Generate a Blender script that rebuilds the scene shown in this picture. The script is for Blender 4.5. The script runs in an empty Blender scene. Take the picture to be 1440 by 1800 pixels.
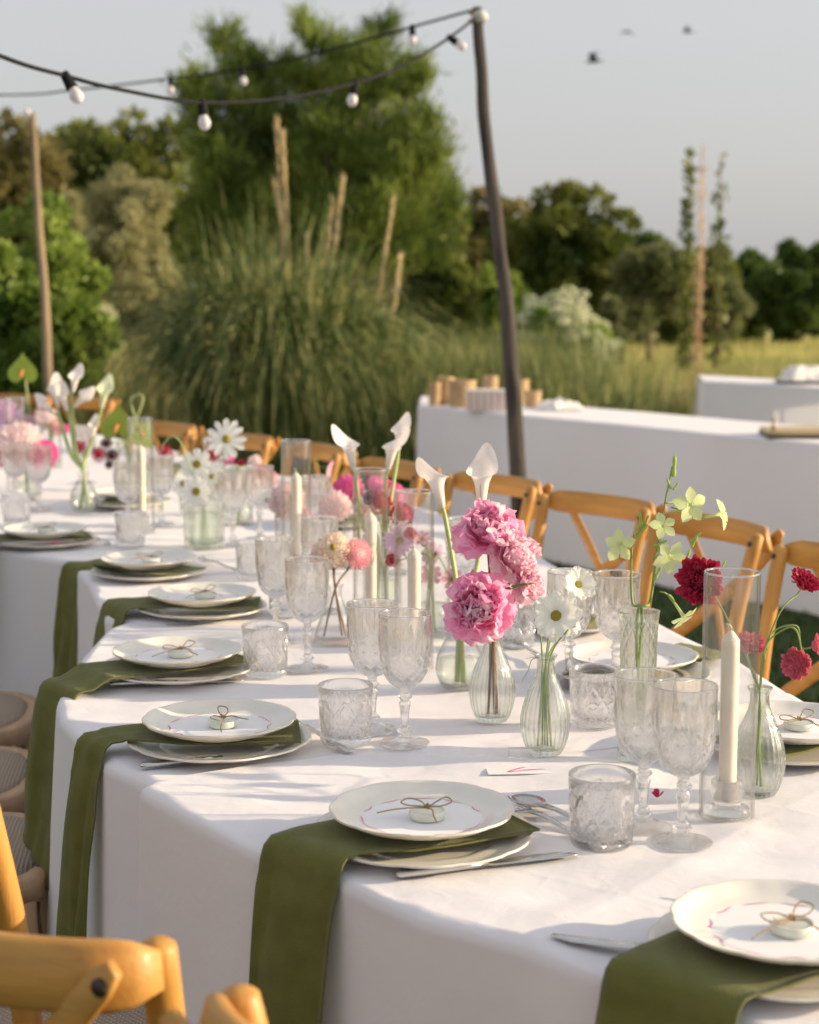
import bpy, math, random
import numpy as np
from mathutils import Vector, Matrix, noise as mnoise
random.seed(7); rng = np.random.default_rng(7)
S = bpy.context.scene; C = S.collection
PI = math.pi; R = math.radians

# ------------------------------------------------------------------ camera
CAM_H = 1.41; FPX = 3000.0; PITCH = math.atan(393 / FPX)
cam_d = bpy.data.cameras.new('camera'); cam = bpy.data.objects.new('camera', cam_d); C.objects.link(cam)
cam.location = (0, 0, CAM_H); cam.rotation_euler = (PI / 2 - PITCH, 0, 0)
cam_d.sensor_fit = 'HORIZONTAL'; cam_d.sensor_width = 24.0; cam_d.lens = 24.0 * FPX / 1440
cam_d.clip_start = .05; cam_d.clip_end = 2000
cam_d.dof.use_dof = True; cam_d.dof.focus_distance = 2.35; cam_d.dof.aperture_fstop = 4.4
S.camera = cam
# ------------------------------------------------------------------ light
SUN_EL = R(14.5); SUN_AZ = R(88)          # azimuth clockwise from +Y: the sun stands to the right and a little behind the table
w = bpy.data.worlds.new('World'); S.world = w; w.use_nodes = True
nt = w.node_tree; bg = nt.nodes['Background']
sky = nt.nodes.new('ShaderNodeTexSky'); sky.sky_type = 'NISHITA'; sky.sun_disc = False
sky.sun_elevation = SUN_EL; sky.sun_rotation = SUN_AZ
sky.air_density = 1.0; sky.dust_density = 4.0; sky.ozone_density = 2.0
hs = nt.nodes.new('ShaderNodeHueSaturation'); hs.inputs['Saturation'].default_value = .5
nt.links.new(sky.outputs[0], hs.inputs['Color']); 
hz = nt.nodes.new('ShaderNodeMix'); hz.data_type = 'RGBA'; hz.inputs[0].default_value = .74      # even pale haze over the clear sky
nt.links.new(hs.outputs[0], hz.inputs[6]); hz.inputs[7].default_value = (1.86, 1.83, 1.82, 1); nt.links.new(hz.outputs[2], bg.inputs[0])
bg.inputs[1].default_value = .15
sun_d = bpy.data.lights.new('sun', 'SUN'); sun = bpy.data.objects.new('sun', sun_d); C.objects.link(sun)
sun_d.energy = 3.1; sun_d.angle = R(.6); sun_d.color = (1.0, .78, .50)
sdir = Vector((math.sin(SUN_AZ) * math.cos(SUN_EL), math.cos(SUN_AZ) * math.cos(SUN_EL), math.sin(SUN_EL)))
sun.rotation_euler = (-sdir).to_track_quat('-Z', 'Y').to_euler()
S.view_settings.view_transform = 'Standard'; S.view_settings.look = 'None'
S.view_settings.exposure = 1.15; S.view_settings.gamma = 1.0; S.view_settings.use_curve_mapping = False
cy = S.cycles
cy.use_denoising = True; cy.max_bounces = 14; cy.transmission_bounces = 12; cy.transparent_max_bounces = 40
cy.diffuse_bounces = 4; cy.glossy_bounces = 6; cy.sample_clamp_indirect = 5.0; cy.blur_glossy = .5; cy.caustics_refractive = True; cy.caustics_reflective = False

# ------------------------------------------------------------------ the surveyor's helpers
FW = Vector((0, math.cos(PITCH), -math.sin(PITCH))); UP = Vector((0, math.sin(PITCH), math.cos(PITCH)))
def ray(x, y): return FW + Vector((1, 0, 0)) * ((x - 720) / FPX) + UP * ((900 - y) / FPX)
def P(x, y, z=.75):
    d = ray(x, y); t = (z - CAM_H) / d.z
    return Vector((d.x * t, d.y * t, z))
def W(x, y, D): return Vector((0, 0, CAM_H)) + ray(x, y) * D
def depth(p): return (Vector(p) - Vector((0, 0, CAM_H))).dot(FW)

# ------------------------------------------------------------------ materials
def setin(b, k, v):
    if k in b.inputs: b.inputs[k].default_value = v
def mat(name, col, rough=.6, col2=None, scale=8.0, detail=4, bump=0, bscale=60, metal=0, spec=None, transl=0, tcol=None,
        sss=0, sheen=0, stretch=None, coat=0, weave=0, contrast=(.35, .65), coord='Object'):
    m = bpy.data.materials.new(name); m.use_nodes = True; n = m.node_tree.nodes; l = m.node_tree.links
    b = n['Principled BSDF']; out = n['Material Output']
    setin(b, 'Base Color', (*col, 1)); setin(b, 'Roughness', rough); setin(b, 'Metallic', metal)
    if spec is not None: setin(b, 'Specular IOR Level', spec)
    if sss: setin(b, 'Subsurface Weight', sss); setin(b, 'Subsurface Radius', (.02, .015, .01)); setin(b, 'Subsurface Scale', .5)
    if sheen: setin(b, 'Sheen Weight', sheen)
    if coat: setin(b, 'Coat Weight', coat); setin(b, 'Coat Roughness', .15)
    tc = n.new('ShaderNodeTexCoord'); mp = n.new('ShaderNodeMapping'); l.new(tc.outputs[coord], mp.inputs[0])
    if stretch: mp.inputs['Scale'].default_value = stretch
    colout = None
    if col2:
        no = n.new('ShaderNodeTexNoise'); no.inputs['Scale'].default_value = scale; no.inputs['Detail'].default_value = detail
        l.new(mp.outputs[0], no.inputs['Vector'])
        mr = n.new('ShaderNodeMapRange'); mr.inputs[1].default_value = contrast[0]; mr.inputs[2].default_value = contrast[1]
        l.new(no.outputs[0], mr.inputs[0])
        mx = n.new('ShaderNodeMix'); mx.data_type = 'RGBA'; mx.inputs[6].default_value = (*col, 1); mx.inputs[7].default_value = (*col2, 1)
        l.new(mr.outputs[0], mx.inputs[0]); l.new(mx.outputs[2], b.inputs['Base Color']); colout = mx.outputs[2]
    if bump:
        nb = n.new('ShaderNodeTexNoise'); nb.inputs['Scale'].default_value = bscale; nb.inputs['Detail'].default_value = 5
        l.new(mp.outputs[0], nb.inputs['Vector'])
        bp = n.new('ShaderNodeBump'); bp.inputs['Strength'].default_value = bump; bp.inputs['Distance'].default_value = .01
        l.new(nb.outputs[0], bp.inputs['Height']); l.new(bp.outputs[0], b.inputs['Normal'])
        if weave:
            w1 = n.new('ShaderNodeTexWave'); w1.bands_direction = 'X'; w1.inputs['Scale'].default_value = weave
            w2 = n.new('ShaderNodeTexWave'); w2.bands_direction = 'Y'; w2.inputs['Scale'].default_value = weave
            l.new(mp.outputs[0], w1.inputs[0]); l.new(mp.outputs[0], w2.inputs[0])
            ad = n.new('ShaderNodeMath'); ad.operation = 'MULTIPLY'; l.new(w1.outputs[1], ad.inputs[0]); l.new(w2.outputs[1], ad.inputs[1])
            b2 = n.new('ShaderNodeBump'); b2.inputs['Strength'].default_value = .5; b2.inputs['Distance'].default_value = .002
            l.new(ad.outputs[0], b2.inputs['Height']); l.new(bp.outputs[0], b2.inputs['Normal']); l.new(b2.outputs[0], b.inputs['Normal'])
    if transl:
        t = n.new('ShaderNodeBsdfTranslucent'); t.inputs[0].default_value = (*(tcol or col), 1)
        if colout is not None and not tcol: l.new(colout, t.inputs[0])
        ms = n.new('ShaderNodeMixShader'); ms.inputs[0].default_value = transl
        l.new(b.outputs[0], ms.inputs[1]); l.new(t.outputs[0], ms.inputs[2]); l.new(ms.outputs[0], out.inputs[0])
    return m
def glass(name, tint=(1, 1, 1), clear=.5, ior=1.45, rough=0.0, edge=(.9, .95, .9), milk=0, gloss=.05, refl=.4):
    """clear glass: part straight transmission, part refraction, fresnel gloss on top, darker tint at grazing angles"""
    m = bpy.data.materials.new(name); m.use_nodes = True; n = m.node_tree.nodes; l = m.node_tree.links
    n.remove(n['Principled BSDF']); out = n['Material Output']
    lw = n.new('ShaderNodeLayerWeight'); lw.inputs[0].default_value = .5
    pw = n.new('ShaderNodeMath'); pw.operation = 'POWER'; pw.inputs[1].default_value = 3.5; l.new(lw.outputs['Facing'], pw.inputs[0])
    mc = n.new('ShaderNodeMix'); mc.data_type = 'RGBA'; mc.inputs[6].default_value = (*tint, 1); mc.inputs[7].default_value = (*edge, 1)
    l.new(pw.outputs[0], mc.inputs[0])
    tr = n.new('ShaderNodeBsdfTransparent'); l.new(mc.outputs[2], tr.inputs[0])
    gl = n.new('ShaderNodeBsdfGlass'); gl.inputs['IOR'].default_value = ior; gl.inputs['Roughness'].default_value = rough; gl.inputs[0].default_value = (*tint, 1)
    gs = n.new('ShaderNodeBsdfGlossy'); gs.inputs['Roughness'].default_value = gloss
    fr = n.new('ShaderNodeMapRange'); fr.inputs[3].default_value = .12 if clear < .3 else .05; fr.inputs[4].default_value = refl; l.new(pw.outputs[0], fr.inputs[0])
    m1 = n.new('ShaderNodeMixShader'); l.new(fr.outputs[0], m1.inputs[0]); l.new(tr.outputs[0], m1.inputs[1]); l.new(gs.outputs[0], m1.inputs[2])
    m2 = n.new('ShaderNodeMixShader'); m2.inputs[0].default_value = 1 - clear; l.new(m1.outputs[0], m2.inputs[1]); l.new(gl.outputs[0], m2.inputs[2])
    if milk:      # added white scatter, standing in for bright light gathered inside the glass
        tl = n.new('ShaderNodeBsdfTranslucent'); df = n.new('ShaderNodeBsdfDiffuse'); mm = n.new('ShaderNodeMixShader')
        l.new(tl.outputs[0], mm.inputs[1]); l.new(df.outputs[0], mm.inputs[2])
        for q in (tl, df): q.inputs[0].default_value = (.95, .95, .97, 1)
        m3 = n.new('ShaderNodeMixShader'); m3.inputs[0].default_value = milk; l.new(m2.outputs[0], m3.inputs[1]); l.new(mm.outputs[0], m3.inputs[2]); m2 = m3
    l.new(m2.outputs[0], out.inputs[0]); return m
M = {}
M['cloth'] = mat('white_cloth', (.885, .875, .93), .9, bump=.45, bscale=4.5, transl=.16, sheen=.1)
def press_folds(m, strength=.06):
    """ironed-in fold lines on a square grid and fine crumpling"""
    n = m.node_tree.nodes; l = m.node_tree.links; b = n['Principled BSDF']; tc = next(q for q in n if q.bl_idname == 'ShaderNodeTexCoord')
    old = b.inputs['Normal'].links[0].from_node
    mp = n.new('ShaderNodeMapping'); mp.inputs['Rotation'].default_value = (0, 0, R(38)); l.new(tc.outputs['Object'], mp.inputs[0])
    br = n.new('ShaderNodeTexBrick'); br.offset = 0; br.inputs['Scale'].default_value = 1; br.inputs['Brick Width'].default_value = .46; br.inputs['Row Height'].default_value = .39
    br.inputs['Mortar Size'].default_value = .012; br.inputs['Mortar Smooth'].default_value = 1; l.new(mp.outputs[0], br.inputs[0])
    bp = n.new('ShaderNodeBump'); bp.inputs['Strength'].default_value = strength; bp.inputs['Distance'].default_value = .004
    l.new(br.outputs['Fac'], bp.inputs['Height']); l.new(old.outputs[0], bp.inputs['Normal'])
    no = n.new('ShaderNodeTexNoise'); no.inputs['Scale'].default_value = 22; no.inputs['Detail'].default_value = 3; no.inputs['Distortion'].default_value = 1.2; l.new(tc.outputs['Object'], no.inputs[0])
    b3 = n.new('ShaderNodeBump'); b3.inputs['Strength'].default_value = .16; b3.inputs['Distance'].default_value = .006; l.new(no.outputs[0], b3.inputs['Height']); l.new(bp.outputs[0], b3.inputs['Normal'])
    l.new(b3.outputs[0], b.inputs['Normal'])
press_folds(M['cloth'])
M['napkin'] = mat('olive_linen', (.125, .13, .024), .92, (.16, .165, .036), scale=30, bump=.25, bscale=500, transl=.16, tcol=(.36, .36, .04), sheen=.15, stretch=(1, .12, 1))
M['plate'] = mat('stoneware', (.80, .77, .70), .22, (.74, .72, .67), scale=14, coat=.3, bump=.03, bscale=25)
M['platerim'] = mat('rim_glaze', (.62, .50, .36), .35, (.72, .66, .56), scale=80)
M['paper'] = mat('menu_paper', (.82, .82, .84), .8)
M['pinkink'] = mat('pink_ink', (.70, .16, .36), .7); M['blackink'] = mat('black_ink', (.05, .05, .06), .7)
M['twine'] = mat('jute_twine', (.36, .22, .10), .9, (.50, .33, .16), scale=300, bump=.6, bscale=900)
M['favour'] = mat('favour_ceramic', (.62, .66, .58), .2, (.7, .7, .62), scale=40, coat=.5)
M['steel'] = mat('brushed_steel', (.62, .62, .62), .22, metal=1, bump=.05, bscale=200)
M['wax'] = mat('ivory_wax', (.83, .77, .64), .45, (.80, .73, .60), scale=30, sss=.25, bump=.05, bscale=40)
M['wick'] = mat('wick', (.7, .66, .58), .9)
M['wood'] = mat('honey_wood', (.56, .29, .065), .52, (.38, .175, .032), scale=9, detail=6, bump=.12, bscale=60, stretch=(5, 5, .35), coat=.06, contrast=(.3, .7))
M['woodrail'] = mat('honey_wood_rail', (.56, .29, .065), .52, (.38, .175, .032), scale=9, detail=6, bump=.12, bscale=60, stretch=(.35, 5, 5), coat=.06, contrast=(.3, .7))
M['palewoodrail'] = mat('weathered_wood_rail', (.50, .34, .21), .55, (.38, .25, .15), scale=9, detail=6, bump=.15, bscale=60, stretch=(.4, 5, 5))
M['palewood'] = mat('weathered_wood', (.50, .34, .21), .55, (.40, .26, .15), scale=12, bump=.15, bscale=60, stretch=(1, 1, .15))
M['bolt'] = mat('bolt_iron', (.07, .05, .04), .5, metal=.7)
M['pole'] = mat('weathered_pole', (.030, .026, .024), .95, (.085, .072, .062), scale=14, bump=.8, bscale=30, stretch=(1, 1, .18))
M['polepale'] = mat('bleached_pole', (.34, .25, .15), .9, (.20, .15, .10), scale=10, bump=.8, bscale=30, stretch=(1, 1, .18))
M['cable'] = mat('black_rubber', (.015, .015, .017), .8, spec=.15)
M['bulb'] = mat('frosted_bulb', (.78, .76, .80), .25, transl=.3, tcol=(.8, .78, .82), coat=.4)
M['crystal'] = glass('cut_crystal', (1, 1, 1), .29, 1.46, 0, (.98, .98, .99), .012, .08, .75)
M['clear'] = glass('clear_glass', (1, 1, 1), .97, 1.3, 0, (.62, .62, .58), .004, .04, .8)
M['vase'] = glass('bottle_glass', (.99, 1, .985), .35, 1.45, 0, (.66, .76, .58), .01, .05, .65)
M['water'] = glass('vase_water', (.97, 1, .95), .75, 1.2, 0, (.9, .96, .86))
def bark(): return M['bark']
M['bark'] = mat('bark', (.10, .07, .045), .95, (.17, .12, .08), scale=6, bump=.8, bscale=12)
def leafmat(name, c, c2, sc=1.2, tr=.35, rough=.5):
    tc_ = tuple(min(1, a * 1.6) for a in c2)
    return mat(name, c, rough, c2, scale=sc, detail=6, transl=tr, contrast=(.38, .62), spec=.3)
def petalmat(name, c, c2=None, sc=40, tr=.35): return mat(name, c, .55, c2 or c, scale=sc, transl=tr, spec=.25)

# ------------------------------------------------------------------ mesh helpers
def me_from(v, f, name='mesh', smooth=True, m=None):
    me = bpy.data.meshes.new(name)
    me.from_pydata([tuple(a) for a in v], [], [tuple(a) for a in f])
    if smooth: me.polygons.foreach_set('use_smooth', [True] * len(me.polygons))
    if m: me.materials.append(m)
    me.update(); return me
def link(name, me, parent=None, mtx=None, kind=None):
    o = bpy.data.objects.new(name, me); C.objects.link(o)
    if parent is not None: o.parent = parent
    if mtx is not None: o.matrix_local = mtx
    if kind: o['kind'] = kind
    return o
def thing(name, label, cat, loc=(0, 0, 0), rz=0, group=None, me=None):
    o = bpy.data.objects.new(name, me); C.objects.link(o); o.location = loc; o.rotation_euler = (0, 0, rz)
    o['label'] = label; o['category'] = cat
    if group: o['group'] = group
    return o
def copy_tree(o, parent=None):
    c = o.copy(); C.objects.link(c)
    if parent is not None: c.parent = parent; c.matrix_parent_inverse = o.matrix_parent_inverse.copy(); c.matrix_basis = o.matrix_basis.copy()
    for ch in list(KIDS.get(o, [])) if False else [x for x in o.children]: copy_tree(ch, c)
    return c
def again(src, label, loc, rz=0, group=None, scale=None):
    c = copy_tree(src); c.location = loc; c.rotation_euler = (0, 0, rz); c['label'] = label
    if group: c['group'] = group
    if scale: c.scale = (scale, scale, scale)
    return c
class MB:
    def __init__(s): s.v = []; s.f = []
    def add(s, v, f):
        o = len(s.v); s.v += [tuple(a) for a in v]; s.f += [tuple(i + o for i in q) for q in f]; return s
    def mesh(s, name, m, smooth=True): return me_from(s.v, s.f, name, smooth, m)
def g_tube(pts, rad, seg=8, cap=True, flat=None):
    pts = [Vector(p) for p in pts]; n = len(pts)
    if not hasattr(rad, '__len__'): rad = [rad] * n
    v = []; f = []; up = None
    for i, p in enumerate(pts):
        t = (pts[min(i + 1, n - 1)] - pts[max(i - 1, 0)]).normalized()
        if up is None:
            a = Vector((0, 0, 1)) if abs(t.z) < .9 else Vector((1, 0, 0)); up = t.cross(a).normalized()
        up = (up - t * up.dot(t)).normalized(); s = t.cross(up)
        for k in range(seg):
            a = 2 * PI * k / seg; fx = flat[0] if flat else 1; fy = flat[1] if flat else 1
            v.append(p + (up * math.cos(a) * fx + s * math.sin(a) * fy) * rad[i])
    for i in range(n - 1):
        for k in range(seg): f.append((i * seg + k, i * seg + (k + 1) % seg, (i + 1) * seg + (k + 1) % seg, (i + 1) * seg + k))
    if cap: f.append(tuple(range(seg))[::-1]); f.append(tuple((n - 1) * seg + k for k in range(seg)))
    return v, f
def g_strap(pts, nrm, wid, th):
    """rounded flat bar along pts; nrm(i) is the thickness direction"""
    pts = [Vector(p) for p in pts]; n = len(pts); v = []; f = []
    prof = [(-.5, -.12), (-.47, -.33), (-.40, -.5), (.40, -.5), (.47, -.33), (.5, -.12), (.5, .12), (.47, .33), (.40, .5), (-.40, .5), (-.47, .33), (-.5, .12)]
    for i, p in enumerate(pts):
        t = (pts[min(i + 1, n - 1)] - pts[max(i - 1, 0)]).normalized(); nn = Vector(nrm(i)); nn = (nn - t * nn.dot(t)).normalized(); b = t.cross(nn)
        wi = wid[i] if hasattr(wid, '__len__') else wid; ti = th[i] if hasattr(th, '__len__') else th
        for a, c in prof: v.append(p + b * a * wi + nn * c * ti)
    k = len(prof)
    for i in range(n - 1):
        for j in range(k): f.append((i * k + j, i * k + (j + 1) % k, (i + 1) * k + (j + 1) % k, (i + 1) * k + j))
    f.append(tuple(range(k))[::-1]); f.append(tuple((n - 1) * k + j for j in range(k)))
    return v, f
def g_box(x0, y0, z0, x1, y1, z1):
    v = [(x, y, z) for z in (z0, z1) for y in (y0, y1) for x in (x0, x1)]
    return v, [(0, 2, 3, 1), (4, 5, 7, 6), (0, 1, 5, 4), (2, 6, 7, 3), (0, 4, 6, 2), (1, 3, 7, 5)]
def g_lathe(prof, seg=48, mod=None):
    """prof: list of (r,z); closes at r=0; mod(theta,r,z,i)->r"""
    v = []; f = []; rings = []
    for i, (r, z) in enumerate(prof):
        if r < 1e-6: rings.append([len(v)]); v.append((0, 0, z)); continue
        ring = []
        for k in range(seg):
            th = 2 * PI * k / seg; rr = mod(th, r, z, i) if mod else r
            ring.append(len(v)); v.append((rr * math.cos(th), rr * math.sin(th), z))
        rings.append(ring)
    for a, b in zip(rings, rings[1:]):
        for k in range(seg):
            k2 = (k + 1) % seg
            if len(a) == 1 and len(b) == 1: continue
            if len(a) == 1: f.append((a[0], b[k2], b[k])) if False else f.append((a[0], b[k], b[k2]))
            elif len(b) == 1: f.append((a[k], b[0], a[k2])) if False else f.append((a[k2], a[k], b[0]))
            else: f.append((a[k], b[k], b[k2], a[k2]))
    return v, [q[::-1] for q in f]
def smoothprof(p, n=6):
    """Catmull-Rom resample of a lathe profile"""
    out = []; m = len(p)
    for i in range(m - 1):
        p0 = p[max(i - 1, 0)]; p1 = p[i]; p2 = p[i + 1]; p3 = p[min(i + 2, m - 1)]
        for k in range(n):
            t = k / n
            out.append(tuple(.5 * ((2 * p1[j]) + (-p0[j] + p2[j]) * t + (2 * p0[j] - 5 * p1[j] + 4 * p2[j] - p3[j]) * t * t + (-p0[j] + 3 * p1[j] - 3 * p2[j] + p3[j]) * t ** 3) for j in (0, 1)))
    out.append(tuple(p[-1])); return [(max(a, 0), b) for a, b in out]
def spline(pts, n=6):
    pts = [Vector(p) for p in pts]; out = []; m = len(pts)
    for i in range(m - 1):
        p0 = pts[max(i - 1, 0)]; p1 = pts[i]; p2 = pts[i + 1]; p3 = pts[min(i + 2, m - 1)]
        for k in range(n):
            t = k / n
            out.append(.5 * ((2 * p1) + (p2 - p0) * t + (2 * p0 - 5 * p1 + 4 * p2 - p3) * t * t + (-p0 + 3 * p1 - 3 * p2 + p3) * t ** 3))
    out.append(pts[-1]); return out
def quads(name, V, m, smooth=False):
    """V: (N,4,3) array of quads -> one mesh"""
    N = len(V); me = bpy.data.meshes.new(name)
    me.vertices.add(N * 4); me.vertices.foreach_set('co', np.ascontiguousarray(V, dtype=np.float32).ravel())
    me.loops.add(N * 4); me.loops.foreach_set('vertex_index', np.arange(N * 4, dtype=np.int32))
    me.polygons.add(N); me.polygons.foreach_set('loop_start', np.arange(0, N * 4, 4, dtype=np.int32))
    me.materials.append(m); me.update(calc_edges=True); return me
def unit(a): return a / (np.linalg.norm(a, axis=-1, keepdims=True) + 1e-9)
def leaf_quads(pos, axis, nrm, L, Wd):
    """diamond leaves: pos base, axis along, nrm roughly normal"""
    axis = unit(axis); s = unit(np.cross(axis, nrm)); L = np.broadcast_to(np.asarray(L, float).reshape(-1, 1), (len(pos), 1)); Wd = np.broadcast_to(np.asarray(Wd, float).reshape(-1, 1), (len(pos), 1))
    n2 = np.cross(s, axis)
    return np.stack([pos, pos + axis * L * .45 + s * Wd * .5 - n2 * L * .04, pos + axis * L, pos + axis * L * .45 - s * Wd * .5 - n2 * L * .04], 1)
def blades(name, base, lean, H, wid, m, seg=3, arch=.5):
    """grass blades as strips of quads"""
    N = len(base); s = unit(np.cross(lean, np.array([0, 0, 1.0])) + 1e-6); prev = None; out = []
    yaw = rng.uniform(0, 2 * PI, N); s = np.stack([np.cos(yaw), np.sin(yaw), np.zeros(N)], 1) * .6 + s * .6
    H = np.asarray(H).reshape(-1, 1); wid = np.broadcast_to(np.asarray(wid, float).reshape(-1, 1), (N, 1)) 
    for k in range(seg + 1):
        t = k / seg
        c = base + np.array([0, 0, 1.0]) * H * (t - arch * t * t * np.linalg.norm(lean, axis=1, keepdims=True)) + lean * H * t * t * 1.0 + lean * H * .25 * t
        ww = s * wid * (1 - t * .92) * .5
        cur = (c - ww, c + ww)
        if prev is not None: out.append(np.stack([prev[0], prev[1], cur[1], cur[0]], 1))
        prev = cur
    return quads(name, np.concatenate(out), m)

# ================================================================== SETTING
M['meadow'] = mat('meadow', (.30, .31, .09), .95, (.48, .42, .17), scale=.35, detail=8, bump=.6, bscale=3)
M['lawn'] = mat('lawn', (.030, .058, .012), .95, (.05, .085, .02), scale=1.5, detail=6, bump=.5, bscale=30)
M['pond'] = mat('pond_water', (.05, .055, .03), .06, (.07, .07, .04), scale=2, bump=.1, bscale=3)
gx = np.linspace(-1, 1, 61); gy = np.linspace(0, 1, 61)
gv = []; gf = []
for j in range(61):
    for i in range(61):
        y = -20 + 620 * gy[j] ** 2.2; x = 420 * np.sign(gx[i]) * abs(gx[i]) ** 1.8
        z = 0
        if y > 45: z = min(1, (y - 45) / 60) * 1.2 * mnoise.noise(Vector((x * .02, y * .02, 0)))
        gv.append((x, y, z - .004))
for j in range(60):
    for i in range(60): gf.append((j * 61 + i, j * 61 + i + 1, (j + 1) * 61 + i + 1, (j + 1) * 61 + i))
link('ground', me_from(gv, gf, 'ground', True, M['meadow']), kind='structure')
lv = [(-14, -4, 0), (14, -4, 0), (14, 12, 0), (7, 13.5, 0), (1, 12.5, 0), (-5, 13.5, 0), (-14, 12, 0)]
link('lawn', me_from(lv, [tuple(range(7))], 'lawn', False, M['lawn']), kind='structure')
pv = []
for k in range(28):
    a = 2 * PI * k / 28; pv.append((2.9 + 4.2 * math.cos(a) * (1 + .12 * math.sin(3 * a)), 20.4 + 3.3 * math.sin(a) * (1 + .1 * math.cos(4 * a)), .004))
link('pond', me_from(pv, [tuple(range(28))], 'pond', False, M['pond']), kind='structure')

def clump_leaves(cs, rs, n_per, L, Wd, up=.2, squash=.8, jit=.5):
    """leaves on and just under the skins of many clumps"""
    cs = np.asarray(cs, float); rs = np.asarray(rs, float)
    n = np.maximum((n_per * (rs / rs.mean()) ** 2).astype(int), 6); idx = np.repeat(np.arange(len(cs)), n); N = len(idx)
    d = unit(rng.normal(size=(N, 3))); rad = rs[idx][:, None] * (rng.uniform(.35, 1.08, (N, 1)) ** .6)
    p = cs[idx] + d * rad * np.array([1, 1, squash])
    ax = unit(d + rng.normal(size=(N, 3)) * jit + np.array([0, 0, up])); nr = rng.normal(size=(N, 3)) + np.array([0, 0, .6])
    sz = rng.uniform(.6, 1.3, N)
    return leaf_quads(p, ax, nr, L * sz, Wd * sz)
def trunk_mesh(base, top, r0, r1, limbs, bend=.1, m=None):
    mb = MB(); b = Vector(base); t = Vector(top); h = (t - b).length; pts = []
    for k in range(7):
        q = b.lerp(t, k / 6) + Vector((math.sin(k * 1.7 + b.x) * bend, math.cos(k * 1.3 + b.y) * bend, 0)) * (k / 6) * h * .15; pts.append(q)
    mb.add(*g_tube(pts, [r0 * (1.25 if k == 0 else 1) + (r1 - r0) * k / 6 for k in range(7)], 8))
    for e in limbs:
        e = Vector(e); k = random.randint(2, 5); s = pts[k]; mid = s.lerp(e, .5) + Vector((0, 0, -.06 * (e - s).length))
        rr = r0 * .42; mb.add(*g_tube(spline([s, mid, e], 3), [rr * (1 - .85 * i / 6) for i in range(7)], 6))
    return mb.mesh('trunk', m or M['bark'])
def round_tree(name, label, cat, px, ytop, ybase, wpx, D, lm, nclump=70, L=.16, Wd=.1, n_per=130, shape=(1, 1), group=None, low=.12, lean=0, tm=None, crown='crown', squash=.85):
    """crown outline fitted to the picture's extents at forward depth D"""
    c = W(px, ybase, D); hh = (W(px, ytop, D).z - 0); wd = wpx * D / FPX / 2
    base = Vector((c.x, c.y, 0)); t = thing(name, label, cat, base, 0, group)
    zc = hh * (1 + low) / 2; rz = hh * (1 - low) / 2; cs = []; rs = []
    while len(cs) < nclump:
        d = unit(rng.normal(size=3)); q = rng.uniform(.45, .92) if rng.random() < .8 else rng.uniform(0, .5)
        x = d[0] * wd * q; y = d[1] * wd * .8 * q; z = zc + d[2] * rz * q
        x += lean * (z / hh) * wd
        cs.append((x, y, z)); rs.append(wd * rng.uniform(.13, .27))
    link('trunk', trunk_mesh((0, 0, 0), (0, 0, hh * .7), max(.05, wd * .07), .03, [cs[i] for i in range(0, min(len(cs), 36), 3)], m=tm), t)
    V = clump_leaves(cs, rs, n_per, L, Wd, squash=squash)
    link(crown, quads(crown, V, lm), t)
    return t
LM = {}
LM['oak'] = leafmat('oak_leaves', (.08, .12, .025), (.24, .26, .06), .6)
LM['brownoak'] = leafmat('dry_oak_leaves', (.12, .115, .035), (.25, .215, .08), .6)
LM['green'] = leafmat('fresh_leaves', (.14, .23, .04), (.36, .45, .10), 1.2)
LM['olive'] = leafmat('olive_leaves', (.28, .28, .13), (.48, .46, .25), 1.5)
LM['dark'] = leafmat('dark_leaves', (.06, .11, .025), (.17, .24, .06), .5)
LM['feather'] = leafmat('feathery_leaves', (.095, .15, .03), (.28, .35, .075), .7, .4)
LM['pampas'] = mat('pampas_blades', (.075, .125, .03), .5, (.50, .48, .20), scale=11, detail=2, transl=.3, contrast=(.47, .66), spec=.3, stretch=(1, 1, .22))
LM['reed'] = mat('reed_blades', (.20, .25, .07), .5, (.60, .50, .25), scale=3.5, detail=3, transl=.35, contrast=(.42, .6), spec=.3, stretch=(1, 1, .3))
LM['hazel'] = leafmat('willow_leaves', (.15, .18, .07), (.28, .29, .13), .8)

# far wood behind everything, one mass nobody could count
cs = []; rs = []
for i in range(420):
    x = rng.uniform(-34, 34); y = 62 + rng.uniform(-5, 6)
    hmax = np.interp(x, [-34, -18, -11, -8, 0, 4, 9, 16, 34], [6.5, 6.3, 6.0, 5.4, 4.6, 3.0, 2.2, 1.9, 1.9]); z = rng.uniform(.3, 1) * hmax * .9
    cs.append((x, y, z)); rs.append(rng.uniform(.6, 1.2))
o = link('woodland', quads('woodland', clump_leaves(cs, rs, 120, .42, .3), LM['dark']), kind='stuff')
o['label'] = 'dark wooded belt along the far edge of the field'

round_tree('oak_tree', 'brownish oak crown at the far left, above the pale stake', 'tree', 45, 195, 640, 330, 40, LM['brownoak'], 80, .22, .15, 150)
round_tree('oak_tree', 'green oak behind the olive tree, left of the feathery tree', 'tree', 225, 190, 640, 300, 44, LM['oak'], 80, .24, .16, 150)
round_tree('olive_tree', 'grey-green olive tree between the leafy shrub and the pampas grass', 'tree', 235, 292, 650, 200, 21, LM['olive'], 90, .085, .025, 330, low=.25)
round_tree('olive_tree', 'small silvery olive crown showing behind the leafy shrub', 'tree', 130, 330, 650, 110, 23, LM['olive'], 40, .085, .025, 260, low=.25)
round_tree('leafy_shrub', 'bright green leafy shrub around the foot of the pale stake', 'shrub', 80, 335, 740, 250, 14.5, LM['green'], 90, .085, .06, 260, low=0)
round_tree('leafy_shrub', 'low sunlit green shrub at the left edge under the pale stake', 'shrub', 20, 420, 740, 200, 13.5, LM['green'], 60, .085, .06, 220, low=0)
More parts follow.
